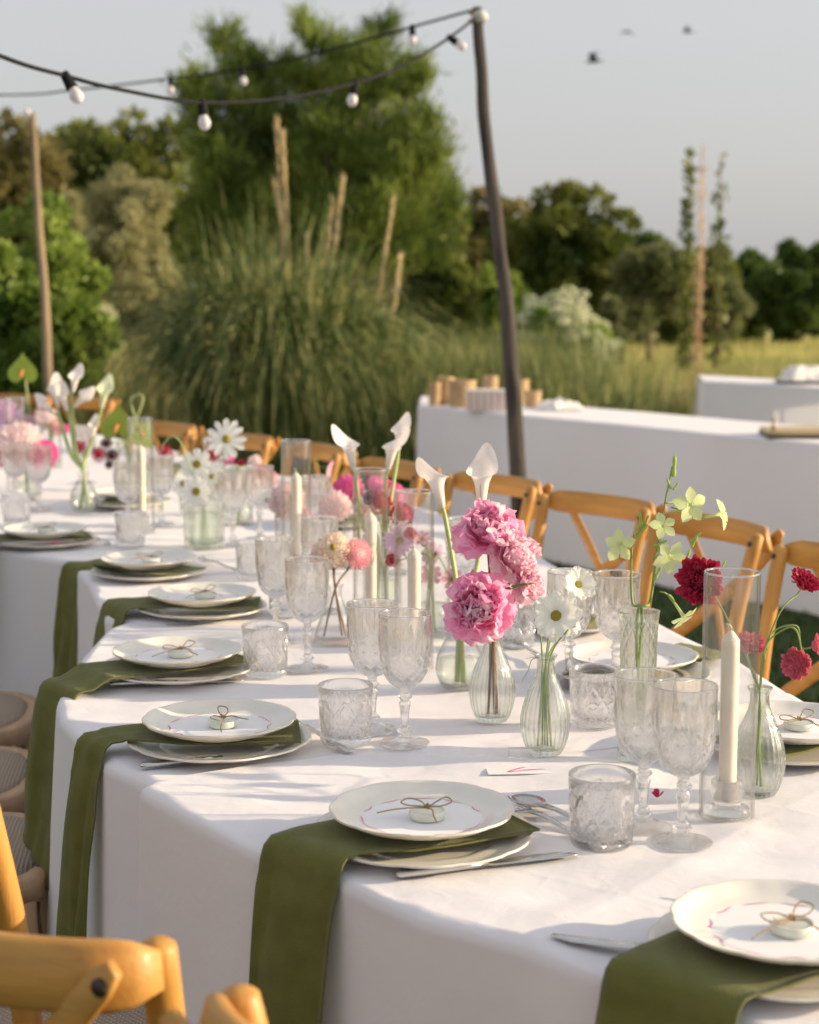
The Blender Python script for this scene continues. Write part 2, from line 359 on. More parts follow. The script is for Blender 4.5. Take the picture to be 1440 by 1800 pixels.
round_tree('oak_tree', 'rounded dark oak right of the tall pole with a sunlit right side', 'tree', 990, 328, 620, 250, 40, LM['oak'], 110, .2, .14, 170, low=.02)
round_tree('oak_tree', 'dry-topped oak showing left of the tall pole', 'tree', 835, 300, 620, 260, 46, LM['brownoak'], 60, .22, .15, 150, low=.02)
round_tree('willow_tree', 'grey-green willow with a bare reddish trunk beside the white shrub', 'tree', 1140, 405, 640, 150, 30, LM['hazel'], 60, .13, .05, 200, low=.2)
round_tree('willow_tree', 'pale willow between the thin poplars and the right-hand trees', 'tree', 1265, 430, 615, 110, 34, LM['hazel'], 45, .13, .05, 180, low=.05)
round_tree('oak_tree', 'low dark oak joining the rounded oak to the grey-green willow', 'tree', 1090, 395, 620, 190, 43, LM['dark'], 70, .2, .15, 170, low=0)
round_tree('leafy_shrub', 'green thicket behind the dry spire and the thin poplars', 'shrub', 1215, 440, 612, 170, 40, LM['oak'], 60, .2, .14, 160, low=0)
round_tree('field_maple', 'dark bushy tree at the right edge of the field', 'tree', 1400, 425, 608, 150, 42, LM['dark'], 60, .2, .15, 180, low=.0)
round_tree('field_maple', 'lower dark tree second from the right edge of the field', 'tree', 1315, 455, 608, 130, 44, LM['dark'], 50, .2, .15, 180, low=.0)
round_tree('leafy_shrub', 'green shrub under the dark oak, right of the tall pole', 'shrub', 870, 470, 615, 150, 34, LM['green'], 40, .16, .11, 150, low=0)
round_tree('leafy_shrub', 'broad green shrub in the shade below the feathery tree', 'shrub', 760, 430, 640, 180, 30, LM['oak'], 50, .16, .11, 170, low=0)

round_tree('oak_tree', 'dark green oak mass directly behind the feathery tree', 'tree', 560, 215, 640, 470, 38, LM['oak'], 120, .22, .15, 170)
round_tree('oak_tree', 'low green oak between the left oaks, above the olive tree', 'tree', 130, 215, 640, 230, 47, LM['oak'], 60, .24, .16, 150)
# feathery tree with several upright leaders
def feathery():
    D = 29; base = W(580, 640, D); base.z = 0
    t = thing('feathery_tree', 'tall feathery tree with several upright sunlit leaders behind the pampas grass', 'tree', base)
    leaders = [(425, 95, 70), (500, 120, 70), (585, 80, 70), (640, 95, 75), (715, 120, 80), (765, 215, 90), (345, 165, 70), (385, 55, 75), (455, 105, 65), (545, 45, 85), (610, 100, 70), (672, 55, 90), (735, 140, 70), (330, 120, 55), (575, 240, 130), (400, 290, 110), (700, 300, 120), (780, 330, 100), (480, 300, 120), (350, 380, 90), (640, 380, 120)]
    mb = MB(); mb.add(*g_tube([(0, 0, 0), (.1, 0, 1.2), (0, .1, 2.4), (0, 0, 3.6)], [.22, .18, .15, .08], 9)); Vs = []
    for (px, py, wp) in leaders:
        top = W(px, py, D + rng.uniform(-1.2, 1.2)) - base; wr = wp * D / FPX
        foot = Vector((top.x * .25, rng.uniform(-.3, .3), .8)); mid = foot.lerp(top, .5) + Vector((top.x * .12, 0, 0))
        path = spline([foot, mid, top], 8); mb.add(*g_tube(path, [.09 * (1 - .9 * i / 16) + .008 for i in range(17)], 6))
        for k in range(36):
            u = rng.uniform(.28, 1); i = u * 16; a = path[int(min(i, 15))].lerp(path[int(min(i, 15)) + 1], i % 1)
            az = rng.uniform(0, 2 * PI); ln = wr * rng.uniform(.35, 1.3) * (1.12 - u) ** .8 * 1.25
            dirv = Vector((math.cos(az), math.sin(az) * .8, rng.uniform(.5, 1.4))).normalized()
            e = a + dirv * ln; 
            if k % 3 == 0: mb.add(*g_tube([a, a.lerp(e, .5) - Vector((0, 0, .03)), e], [.012, .008, .003], 4, cap=False))
            n = int(60 + 95 * ln); tt = rng.uniform(.1, 1.05, n)[:, None]
            p = np.array(a) + np.array(dirv) * ln * tt + rng.normal(size=(n, 3)) * (.075 + .05 * tt)
            ax = np.array(dirv) + rng.normal(size=(n, 3)) * .5 + np.array([0, 0, .5])
            Vs.append(leaf_quads(p, ax, rng.normal(size=(n, 3)), rng.uniform(.14, .30, n), rng.uniform(.02, .045, n)))
    link('trunk', mb.mesh('trunk', M['bark']), t)
    link('crown', quads('crown', np.concatenate(Vs), LM['feather']), t)
feathery()

# pampas grass
def pampas():
    D = 13.2; base = W(490, 780, D); base.z = 0
    t = thing('pampas_grass', 'huge arching clump of pampas grass behind the dining chairs', 'ornamental grass', base)
    N = 5400; az = rng.uniform(0, 2 * PI, N); r = rng.uniform(0, .55, N) ** .8
    b = np.stack([np.cos(az) * r, np.sin(az) * r, np.zeros(N)], 1)
    mag = rng.uniform(.05, 1, N) ** .8; H = rng.uniform(1.9, 2.95, N) * (1 - .14 * mag); drop = rng.uniform(.15, .5, N) + .42 * mag
    wid = rng.uniform(.012, .040, N)[:, None]; dr = np.stack([np.cos(az), np.sin(az), np.zeros(N)], 1) + rng.normal(size=(N, 3)) * np.array([.15, .15, 0]); sd = np.stack([-np.sin(az), np.cos(az), np.zeros(N)], 1) + rng.normal(size=(N, 3)) * .5; sd = unit(sd)
    prev = None; outq = []; SG = 9
    for k in range(SG + 1):
        tt = k / SG; cpt = b + dr * (mag * H * .44 * tt ** 1.7)[:, None]; cpt[:, 2] = H * (tt - drop * tt ** 3.0); wv = sd * wid * (1 - tt * .9) * .5
        cur = (cpt - wv, cpt + wv)
        if prev is not None: outq.append(np.stack([prev[0], prev[1], cur[1], cur[0]], 1))
        prev = cur
    link('blades', quads('blades', np.concatenate(outq), LM['pampas']), t)
    dry = mat('dry_stalk', (.74, .58, .32), .85, (.82, .68, .42), scale=6, transl=.2)
    for i, (x0, y0, x1, y1, r) in enumerate([(500, 560, 487, 215, .03), (512, 560, 497, 240, .026), (525, 640, 540, 420, .022), (555, 560, 602, 318, .026), (540, 560, 585, 360, .022), (640, 560, 690, 360, .024), (672, 560, 703, 460, .02), (520, 480, 484, 330, .024)]):
        a = W(x0, y0 + 90, D - .3) - base; e = W(x1, y1, D - .3) - base
        mb = MB(); path = spline([a, a.lerp(e, .5) + Vector((.015, 0, 0)), e], 5); mb.add(*g_tube(path, [.006] * 5 + [.007, .008, .008, .007, .005, .002], 6))
        n = 260; tt = rng.uniform(.35, 1, n); pp = np.array([path[int(q * 9.99)].lerp(path[int(q * 9.99) + 1], (q * 9.99) % 1) for q in tt])
        V = leaf_quads(pp, np.array((e - a).normalized()) + rng.normal(size=(n, 3)) * .16, rng.normal(size=(n, 3)), rng.uniform(.05, .12, n), np.full(n, .007))
        k = len(mb.v); mb.v += [tuple(q) for q in V.reshape(-1, 3)]; mb.f += [(k + 4 * i2, k + 4 * i2 + 1, k + 4 * i2 + 2, k + 4 * i2 + 3) for i2 in range(n)]
        link('plume', mb.mesh('plume', dry), t)
    bb = []
pampas()

# thin poplars and the dry spire
def thin_tree(name, label, cat, px, ytop, ybase, wpx, D, lm, n, L, Wd, tm=None):
    base = W(px, ybase, D); base.z = 0; t = thing(name, label, cat, base); h = W(px, ytop, D).z
    link('trunk', me_from(*g_tube([(0, 0, 0), (.03, 0, h * .5), (0, 0, h)], [.05, .03, .008] if tm is None else [.03, .02, .008], 6), 'trunk', True, tm or M['bark']), t)
    z = rng.uniform(.02, 1, n) * h; wd = wpx * D / FPX / 2 * (1.1 - z / h) ** .5 * (.55 + .45 * np.sin(z * 5) ** 2)
    a = rng.uniform(0, 2 * PI, n); p = np.stack([np.cos(a) * wd * rng.uniform(.1, 1, n), np.sin(a) * wd, z], 1)
    keep = rng.random(n) < (1.15 - z / h * .75); p = p[keep]; k = len(p)
    link('crown', quads('crown', leaf_quads(p, rng.normal(size=(k, 3)) + np.array([0, 0, 1]), rng.normal(size=(k, 3)), L, Wd), lm), t)
thin_tree('young_poplar', 'thin young poplar, the darker left one of the slender pair', 'tree', 1205, 272, 640, 32, 27, LM['oak'], 520, .14, .09)
thin_tree('young_poplar', 'thin young poplar with sparse leaves right of the dry pink spire', 'tree', 1258, 278, 640, 44, 28, LM['oak'], 210, .15, .10)
LM['dry'] = leafmat('dry_seedheads', (.56, .38, .24), (.74, .58, .38), 2)
thin_tree('dry_spire', 'tall dry pinkish flower spire between the two thin poplars', 'plant', 1226, 258, 640, 26, 26, LM['dry'], 480, .12, .022, LM['dry'])

# white flowering shrub
t = round_tree('flowering_shrub', 'shrub covered in white flower clusters by the pond', 'shrub', 985, 520, 655, 185, 23.5, LM['green'], 42, .1, .06, 130, low=0)
bl = MB(); hw = 165 * 23.5 / FPX / 2; hh = W(985, 512, 23.5).z
M['whiteblossom'] = petalmat('white_blossom', (.80, .80, .66), (.70, .74, .50), 6)
bv = []
for i in range(125):
    d = unit(rng.normal(size=3)); d[1] = -abs(d[1]) * .9
    q = rng.uniform(.62, 1.12); c = np.array([d[0] * hw * 1.12 * q, d[1] * hw * .85 * q, hh * .52 + d[2] * hh * .46 * q]); 
    if c[2] < .15: continue
    n = 60; dd = unit(rng.normal(size=(n, 3))); pp = c + dd * np.array([.085, .085, .045]) * rng.uniform(.5, 1.1)
    bv.append(leaf_quads(pp, dd, rng.normal(size=(n, 3)), .04, .035))
link('blossom', quads('blossom', np.concatenate(bv), M['whiteblossom']), t)
round_tree('flowering_shrub', 'small pale upright shrub right of the white flowering shrub', 'shrub', 1075, 508, 640, 50, 25, LM['hazel'], 24, .1, .05, 90, low=0)

# grasses
def field(name, n, xr, yr, H, wd, m, label, clump=.0, mag=.35, taper=True):
    y = rng.uniform(yr[0], yr[1], n); x = rng.uniform(xr[0], xr[1], n) if not taper else rng.uniform(-.3, .3, n) * y + (xr[0] + xr[1]) / 2 * 0
    if clump:
        nc = max(8, n // 60); cx = rng.uniform(xr[0], xr[1], nc); cyy = rng.uniform(yr[0], yr[1], nc); k = rng.integers(0, nc, n)
        x = cx[k] + rng.normal(size=n) * clump; y = cyy[k] + rng.normal(size=n) * clump
    b = np.stack([x, y, np.zeros(n)], 1); ang = rng.uniform(0, 2 * PI, n)
    lean = np.stack([np.cos(ang), np.sin(ang), np.zeros(n)], 1) * rng.uniform(.05, mag, n)[:, None]
    o = link(name, blades(name, b, lean, rng.uniform(*H, n), wd, m, seg=3), kind='stuff'); o['label'] = label; return o
LM['lawnblade'] = leafmat('lawn_blades', (.030, .065, .012), (.075, .12, .025), 3)
LM['meadowblade'] = leafmat('meadow_blades', (.34, .36, .11), (.60, .54, .22), .25, .35)
field('lawn_grass', 90000, (0, 0), (3.2, 12.5), (.02, .045), .006, LM['lawnblade'], 'short mown grass under and behind the chairs')
field('meadow_grass', 60000, (0, 0), (26, 46), (.08, .25), .03, LM['meadowblade'], 'dry yellow-green meadow beyond the pond', mag=.3)
field('tall_meadow_grass', 26000, (-1, 1.5), (14.0, 24), (.3, .8), .014, LM['reed'], 'tall tan grasses around the pond', clump=.35, taper=False)
field('tall_meadow_grass', 5000, (1.0, 9), (23.5, 28), (.12, .40), .02, LM['reed'], 'tan reeds along the far bank of the pond', clump=.4, taper=False)
field('tall_meadow_grass', 16000, (-8, -1.2), (13.5, 20), (.3, 1.1), .014, LM['reed'], 'tan and green grasses between the shrub and the pampas grass', clump=.35, taper=False)
field('tall_meadow_grass', 14000, (-1.2, 1.6), (12.4, 15), (.5, 1.25), .014, LM['pampas'], 'loose grassy fringe right of the pampas clump', clump=.25, taper=False)

# birds
def bird(label, px, py, D, span, bank, yaw):
    loc = W(px, py, D); t = thing('bird', label, 'bird', loc, yaw)
    b = MB(); b.add(*g_tube([(0, -.16, 0), (0, -.1, .005), (0, 0, .01), (0, .1, .008), (0, .15, .005), (0, .19, 0)], [.008, .022, .035, .03, .018, .003], 8))
    b.add([(0, -.1, 0), (.05, -.26, 0), (0, -.2, .004), (-.05, -.26, 0)], [(0, 1, 2, 3)])
    for s in (1, -1):
        tip = Vector((s * span * math.cos(bank), -.12, span * math.sin(bank))); el = tip * .5 + Vector((0, .12, .05))
        v = [(0, .07, .01), el + Vector((0, .05, 0)), tip, el + Vector((0, -.06, -.004)), (0, -.07, .01), (0, 0, .03), el + Vector((0, 0, .014))]
        b.add(v, [(0, 1, 6, 5), (1, 2, 6), (6, 2, 3), (5, 6, 3, 4), (0, 5, 4)])
    link('body', b.mesh('body', M['bird']), t)
M['bird'] = mat('bird_feather', (.04, .04, .045), .8)
bird('dark bird with raised wings, lowest of the three in the sky', 1045, 108, 32, .2, 1.0, R(60))
bird('bird with drooping wings, the left one of the upper pair', 1102, 56, 45, .26, -.45, R(20))
bird('faint bird banking at the upper right, rightmost of the three', 1210, 56, 50, .28, .5, R(75))

# ------------------------------------------------------------------ poles and festoon lights
def wobbly(a, b, n=14, amp=.012, seed=0):
    a = Vector(a); b = Vector(b); return [a.lerp(b, k / n) + Vector((mnoise.noise(Vector((k * .6, seed, 0))), mnoise.noise(Vector((k * .6, seed, 5))), 0)) * amp * (1 if 0 < k < n else .3) for k in range(n + 1)]
DP = 6.9
ptop = W(838, 22, DP); pb = W(915, 1010, DP); pbot = P(918, 1095, 0); pbot = Vector((W(917, 980, DP).x + .01, W(913, 890, DP).y, 0))
t = thing('festoon_pole', 'tall dark weathered wooden pole carrying the festoon lights, in front of the long buffet', 'pole', pbot)
pts = spline([Vector((0, 0, 0))] + [W(x, y, DP) - pbot for x, y in ((913, 890), (907, 780), (901, 680), (893, 560), (880, 450), (868, 350), (854, 240), (847, 130), (841, 60), (839, 14))], 6)
mid = W(868, 330, DP) - pbot
pts = [q + Vector((mnoise.noise(q * 5), 0, 0)) * .006 for q in pts]
link('shaft', me_from(*g_tube(pts, [(.037 - .016 * k / (len(pts) - 1)) * (1 + .16 * mnoise.noise(pts[k] * 4)) for k in range(len(pts))], 10), 'shaft', True, M['pole']), t)
for zz, rr in ((.02, .028), (.05, .03)):
    ring = [Vector((math.cos(a) * rr, math.sin(a) * rr, 0)) + pts[-1] - Vector((0, 0, zz)) for a in np.linspace(0, 2 * PI, 13)]
    link('binding', me_from(*g_tube(ring, .007, 6), 'binding', True, M['twine']), t)
link('cable_knot', me_from(*g_lathe([(0, -.03), (.028, -.018), (.033, 0), (.022, .02), (0, .028)], 9), 'cable_knot', True, mat('pale_tape', (.5, .52, .48), .6)), t, Matrix.Translation(pts[-1] + Vector((.012, -.02, -.035))))
D2 = 11.2; p2t = W(57, 198, D2); p2b = Vector((W(84, 690, D2).x + .02, p2t.y, 0))
t = thing('festoon_pole', 'pale thin wooden stake standing by the leafy shrub at the left', 'pole', p2b)
pts2 = spline([Vector((0, 0, 0))] + [W(x, y, D2) - p2b for x, y in ((86, 690), (82, 600), (77, 500), (70, 420), (64, 330), (57, 198))], 3)
link('shaft', me_from(*g_tube(pts2, [.036 - .014 * k / (len(pts2) - 1) for k in range(len(pts2))], 9), 'shaft', True, M['polepale']), t)
link('insulator', me_from(*g_lathe([(0, -.03), (.02, -.02), (.024, 0), (.015, .02), (0, .025)], 8), 'insulator', True, M['bulb']), t, Matrix.Translation(pts2[-1] + Vector((-.03, -.02, 0))))
def bulb_parts(root, p, dirv, sc=1.0):
    z = Vector(dirv).normalized(); q = z.to_track_quat('Z', 'Y').to_matrix().to_4x4(); mtx = Matrix.Translation(p) @ q @ Matrix.Scale(sc, 4)
    sk = link('lamp_socket', SOCK, root, mtx)
    link('bulb', BULB, sk, Matrix.Translation((0, 0, .036)))
    return sk
SOCK = me_from(*g_lathe([(0, -.012), (.014, -.012), (.0165, .0), (.0175, .012), (.019, .030), (.0205, .042), (.0195, .048), (0, .048)], 14), 'lamp_socket', True, M['cable'])
BULB = me_from(*g_lathe(smoothprof([(0, .0), (.013, .004), (.016, .016), (.0225, .032), (.0235, .044), (.018, .058), (.008, .066), (0, .0675)], 3), 16), 'bulb', True, M['bulb'])
def festoon(label, pts, bulbs):
    path = spline(pts, 8); r = path[0].copy(); t = thing('festoon_string', label, 'string lights', r, group='festoon light strings')
    link('cable', me_from(*g_tube([p - r for p in path], .0055, 6), 'cable', True, M['cable']), t)
    for (px, py, D, dv) in bulbs:
        c = W(px, py, D); near = min(path, key=lambda q: (q - c).length)
        ii = path.index(near); 
        bulb_parts(t, near - r, dv, .74)
ptt = ptop + Vector((0, -.02, -.02))
festoon('nearer festoon string sagging from the tall pole and rising to the left, bulbs largest', [ptt, W(790, 66, 6.4), W(715, 112, 6.0), W(625, 146, 5.6), W(500, 172, 5.2), W(355, 180, 4.7), W(210, 157, 4.35), W(115, 133, 4.2), W(0, 98, 4.0), W(-300, -30, 3.6), W(-700, -300, 3.3)],
        [(790, 66, 6.4, (.8, -.2, -.55)), (625, 146, 5.6, (-.2, 0, -1)), (355, 180, 4.7, (.12, -.1, -1)), (110, 131, 4.2, (.55, -.1, -1))])
festoon('farther festoon string running almost straight left from the tall pole', [ptt + Vector((0, .03, .035)), W(725, 47, 7.2), W(570, 90, 7.6), W(425, 121, 8), W(300, 138, 8.4), W(130, 158, 8.9), W(0, 167, 9.3), W(-400, 165, 10.5)],
        [(725, 47, 7.2, (0, 0, -1)), (427, 121, 8, (.15, 0, -1)), (300, 138, 8.4, (0, 0, -1)), (-60, 168, 9.5, (0, 0, -1))])

# ================================================================== BUFFET TABLES
def cloth_strip(name, near, far, ztop=.75, drop=.735, rows=100, label=None, amp=.012, folds=26, seed=0, wrinkle=.0015, cat='tablecloth', mtl=None, endskirt=False, flare=.05, fullr=True, creases=()):
    """one cloth laid over a table whose plan is bounded by the polylines near and far"""
    def resamp(pl, n):
        pl = [Vector((p[0], p[1], 0)) for p in pl]; L = [0]
        for a, b in zip(pl, pl[1:]): L.append(L[-1] + (b - a).length)
        out = []
        for k in range(n):
            s = L[-1] * k / (n - 1); i = max(j for j in range(len(L)) if L[j] <= s + 1e-9); i = min(i, len(pl) - 2)
            out.append(pl[i].lerp(pl[i + 1], (s - L[i]) / max(L[i + 1] - L[i], 1e-9)))
        return out, L[-1]
    N, ln = resamp(near, rows); F, lf = resamp(far, rows)
    def nrm(pl, i, sgn, k=2):
        t = pl[min(i + k, len(pl) - 1)] - pl[max(i - k, 0)]; return Vector((t.y, -t.x, 0)).normalized() * sgn
    side = 1 if (N[rows // 2] - F[rows // 2]).dot(nrm(N, rows // 2, 1)) > 0 else -1
    v = []; ncol = 0
    for i in range(rows):
        nn = nrm(N, i, side); nf = nrm(F, i, -side); s = ln * i / (rows - 1); s2 = lf * i / (rows - 1); col = []
        def skirt(edge, nv, ss, order):
            out = []
            for k in order:
                d = SK[k] * drop; t = SK[k]
                gate = max(0, mnoise.noise(Vector((ss * 2.1 + seed * 3, seed, 9))) + .15) * 1.6; wv = mnoise.noise(Vector((ss * folds * .32 + seed, seed * 1.7, t * .6))) * 1.0 + gate * .55 * math.sin(ss * folds * 2.6 + 2.2 * mnoise.noise(Vector((ss * 3, seed, 0))))
                off = .012 + flare * t * .55 + amp * (t ** .75) * wv * 1.6
                out.append(edge + nv * off + Vector((0, 0, ztop - .012 - d)))
            return out
        col += skirt(N[i], nn, s, range(len(SK) - 1, 0, -1))
        col += [N[i] + nn * .012 + Vector((0, 0, ztop - .013)), N[i] + nn * .0095 + Vector((0, 0, ztop - .0045)), N[i] + nn * .003 + Vector((0, 0, ztop - .0008))]
        for u in UU:
            p = (N[i] - nn * .004).lerp(F[i] - nf * .004, u)
            z = ztop + wrinkle * (1.1 * mnoise.noise(Vector((p.x * 5 + seed, p.y * 9, seed))) + .6 * mnoise.noise(Vector((p.x * 16, p.y * 22, seed))))
            for (ax, ay, bx, by, hh_, ww_) in creases:
                d_ = Vector((bx - ax, by - ay)); q = Vector((p.x - ax, p.y - ay)); tt = q.dot(d_) / d_.length_squared
                if -.1 < tt < 1.1:
                    dist = abs(q.x * d_.y - q.y * d_.x) / d_.length; z += hh_ * math.exp(-(dist / ww_) ** 2)
            z += -wrinkle * .8 * min(1, max(0, 0))
            col.append(Vector((p.x, p.y, z)))
        col += [F[i] + nf * .003 + Vector((0, 0, ztop - .0008)), F[i] + nf * .0095 + Vector((0, 0, ztop - .0045)), F[i] + nf * .012 + Vector((0, 0, ztop - .013))]
        col += skirt(F[i], nf, s2 + 5, range(1, len(SK))); ncol = len(col); v += col
    f = [(i * ncol + j, (i + 1) * ncol + j, (i + 1) * ncol + j + 1, i * ncol + j + 1) for i in range(rows - 1) for j in range(ncol - 1)]
    if side > 0: f = [q[::-1] for q in f]
    if endskirt:
        for row, sg in ((0, -1), (rows - 1, 1)):
            pass
    me = me_from(v, f, name, True, mtl or M['cloth'])
    return me
SK = [0, .006, .016, .035, .07, .12] + [.12 + .88 * k / 11 for k in range(1, 12)]
UU = [0, .006, .016] + [.016 + .968 * k / 44 for k in range(1, 44)] + [.984, .994, 1]
def table_thing(near, far, label, z=.75, group=None):
    """the trestle table itself: plywood top and folding legs, under the cloth"""
    n = [Vector((p[0], p[1], 0)) for p in near]; f = [Vector((p[0], p[1], 0)) for p in far]
    c = (n[0] + n[-1] + f[0] + f[-1]) / 4; t = thing('trestle_table', label, 'table', (c.x, c.y, 0), 0, group)
    def shrink(p): return c + (p - c) * .985
    poly = [shrink(p) for p in n] + [shrink(p) for p in reversed(f)]; k = len(poly)
    v = [(p.x - c.x, p.y - c.y, z - .032) for p in poly] + [(p.x - c.x, p.y - c.y, z - .008) for p in poly]
    fc = [tuple(range(k))[::-1], tuple(range(k, 2 * k))] + [(i, (i + 1) % k, k + (i + 1) % k, k + i) for i in range(k)]
    link('tabletop', me_from(v, fc, 'tabletop', False, M['palewood']), t)
    for p in (n[0].lerp(f[0], .15), n[0].lerp(f[0], .85), n[-1].lerp(f[-1], .15), n[-1].lerp(f[-1], .85)):
        q = c + (p - c) * .86 - c
        link('leg', me_from(*g_tube([(q.x, q.y, 0), (q.x, q.y, z - .032)], .016, 8), 'leg', True, M['steel']), t)
    return t
# long curved buffet: the near (camera) edge and the back edge
bn = [P(737, 713), P(800, 718), P(900, 727), P(1000, 737), P(1080, 744), P(1150, 751), P(1250, 761), P(1350, 770), P(1440, 779), P(1560, 797), P(1760, 835), P(2000, 890)]
bf = [Vector((p.x + .25, p.y + .80 - .00 * i, .75)) for i, p in enumerate(bn)]
bf[0] = Vector((bn[0].x + .02, bn[0].y + .85, 0))
table_thing(bn, bf, 'long curved buffet table standing beyond the dining chairs', group=None)
me = cloth_strip('tablecloth', bn, bf, rows=110, seed=4, amp=.030, folds=7, flare=.06, drop=.73)
thing('tablecloth', 'plain white floor-length cloth over the long curved buffet', 'tablecloth', me=me)
# closing drop at the buffet's left end
def end_panel(a, b, name='tablecloth', z=.748, seed=1):
    a = Vector(a); b = Vector(b); t = (b - a).normalized(); nv = Vector((-t.y, t.x, 0))
    v = []; n = 24
    for i in range(n + 1):
        for k in range(12):
            d = k / 11; v.append(a.lerp(b, i / n) * 1 + nv * (.012 + .03 * d * (1 + .5 * math.sin(i * 1.3 + seed))) + Vector((0, 0, z - .73 * d - a.lerp(b, i / n).z)))
    return v, [(i * 12 + k, i * 12 + k + 1, (i + 1) * 12 + k + 1, (i + 1) * 12 + k) for i in range(n) for k in range(11)]
link('side_drop', me_from(*end_panel(bn[0], bf[0]), 'side_drop', True, M['cloth']), [o for o in C.objects if o.name.startswith('tablecloth')][-1])
fn = [P(1236, 669), P(1300, 672), P(1380, 677), P(1440, 681), P(1540, 688)]
ff = [Vector((p.x + .1, p.y + .8, .75)) for p in fn]
table_thing(fn, ff, 'straight side table behind the long buffet at the right edge')
tc2 = thing('tablecloth', 'white cloth over the side table at the right edge behind the buffet', 'tablecloth', me=cloth_strip('tablecloth', fn, ff, rows=50, seed=8, amp=.006, folds=8, flare=.02))
link('side_drop', me_from(*end_panel(fn[0], ff[0], seed=3), 'side_drop', True, M['cloth']), tc2)

# things on the buffet
M['rattan'] = mat('rattan', (.42, .27, .13), .7, (.58, .42, .24), scale=30, bump=.6, bscale=80, stretch=(1, 1, 4))
def basket(label, px, py, rpx, hpx, m=None, tilt=0):
    p = P(px, py); D = depth(p); r = rpx * D / FPX; h = hpx * D / FPX
    t = thing('basket', label, 'basket', p + Vector((0, r * .3, .002)), group='tan baskets on the buffet')
    link('body', me_from(*g_lathe([(0, 0), (r * .86, 0), (r * .92, h * .1), (r * .97, h * .5), (r, h * .94), (r * 1.03, h), (r * .93, h), (r * .88, h * .5), (r * .84, h * .06), (0, h * .06)], 22, lambda th, rr, z, i: rr * (1 + .012 * math.sin(th * 11))), 'body', True, M['rattan']), t)
    ring = [Vector((math.cos(a) * r * .985, math.sin(a) * r * .985, h)) for a in np.linspace(0, 2 * PI, 21)]
    link('rim', me_from(*g_tube(ring, r * .06, 6), 'rim', True, M['rattan']), t)
basket('small tan basket at the left end of the buffet', 764, 713, 11, 40)
basket('taller tan basket, second from the left end of the buffet', 783, 712, 15, 48)
basket('wide tan basket just left of the pink striped box', 813, 716, 24, 46)
basket('tan basket half hidden behind the tall pole on the buffet', 862, 706, 14, 44)
basket('narrow tan basket right of the tall pole, behind the napkins', 914, 712, 16, 44)
basket('small open tan basket right of the tall pole', 937, 716, 15, 28)
pk = P(862, 724); t = thing('box', 'white box with faint pink stripes between the baskets and the pole', 'box', pk + Vector((0, .12, .003)), R(-8))
b = MB(); b.add(*g_box(-.12, -.08, 0, .12, .08, .11)); link('carton', b.mesh('carton', mat('white_card', (.72, .66, .62), .8), False), t)
for k in range(6): link('stripe', me_from(*g_box(-.10 + k * .038, -.0825, .01, -.088 + k * .038, -.0802, .10), 'stripe', False, mat('pink_stripe', (.62, .36, .32), .8)), t)
def napkin_heap(name, label, p, w_, d_, h_, m, seed, n=3, cat='napkins'):
    t = thing(name, label, cat, p)
    for q in range(n):
        v = []; f = []; nu, nv_ = 22, 16
        for i in range(nu):
            for j in range(nv_):
                u = i / (nu - 1) - .5; vv = j / (nv_ - 1) - .5; e = max(0, 1 - (abs(u) * 2) ** 4) * max(0, 1 - (abs(vv) * 2) ** 4)
                z = h_ * (q + .25 + .75 * e) / n + h_ * .5 * e * mnoise.noise(Vector((u * 5 + seed, vv * 5, q * 3.1)))
                v.append((u * w_ * (1 - q * .16), vv * d_ * (1 - q * .14), max(z * (e > 0 or 1) * (1 if e > .01 else .1), .001 + .002 * q)))
        f = [(i * nv_ + j, (i + 1) * nv_ + j, (i + 1) * nv_ + j + 1, i * nv_ + j + 1) for i in range(nu - 1) for j in range(nv_ - 1)]
        link('folded_napkin', me_from(v, f, 'folded_napkin', True, m), t, Matrix.Rotation(q * .3, 4, 'Z'))
    return t
M['napw'] = mat('white_linen', (.78, .75, .72), .9, bump=.1, bscale=60)
napkin_heap('napkin_pile', 'low pile of white folded napkins on the buffet right of the pole', P(985, 722) + Vector((0, .1, .004)), .27, .22, .045, M['napw'], 2)
tr = P(1400, 771); t = thing('tray', 'flat wooden tray with a dark rim on the buffet at the right edge', 'tray', tr + Vector((.1, .12, .004)), R(-3))
link('tray_base', me_from(*g_box(-.22, -.14, 0, .30, .14, .012), 'tray_base', False, M['bolt']), t)
link('tray_top', me_from(*g_box(-.215, -.138, .0122, .30, .138, .032), 'tray_top', False, mat('tray_wood', (.60, .48, .28), .5, (.5, .38, .2), scale=6, stretch=(.2, 4, 1))), t)
link('knob', me_from(*g_lathe([(0, 0), (.012, .002), (.014, .014), (.006, .02), (.006, .04), (.01, .05), (0, .056)], 12), 'knob', True, M['rattan']), t, Matrix.Translation((-.19, -.1, .032)))
tr2 = P(1425, 676); t = thing('tray', 'black tray under the crumpled napkins on the far side table', 'tray', tr2 + Vector((0, .12, .004)))
link('tray_base', me_from(*g_box(-.20, -.12, 0, .25, .12, .014), 'tray_base', False, M['cable']), t)
napkin_heap('napkin_pile', 'crumpled silvery white napkins on the black tray at the far side table', tr2 + Vector((-.02, .12, .020)), .34, .2, .10, M['napw'], 9, 2)

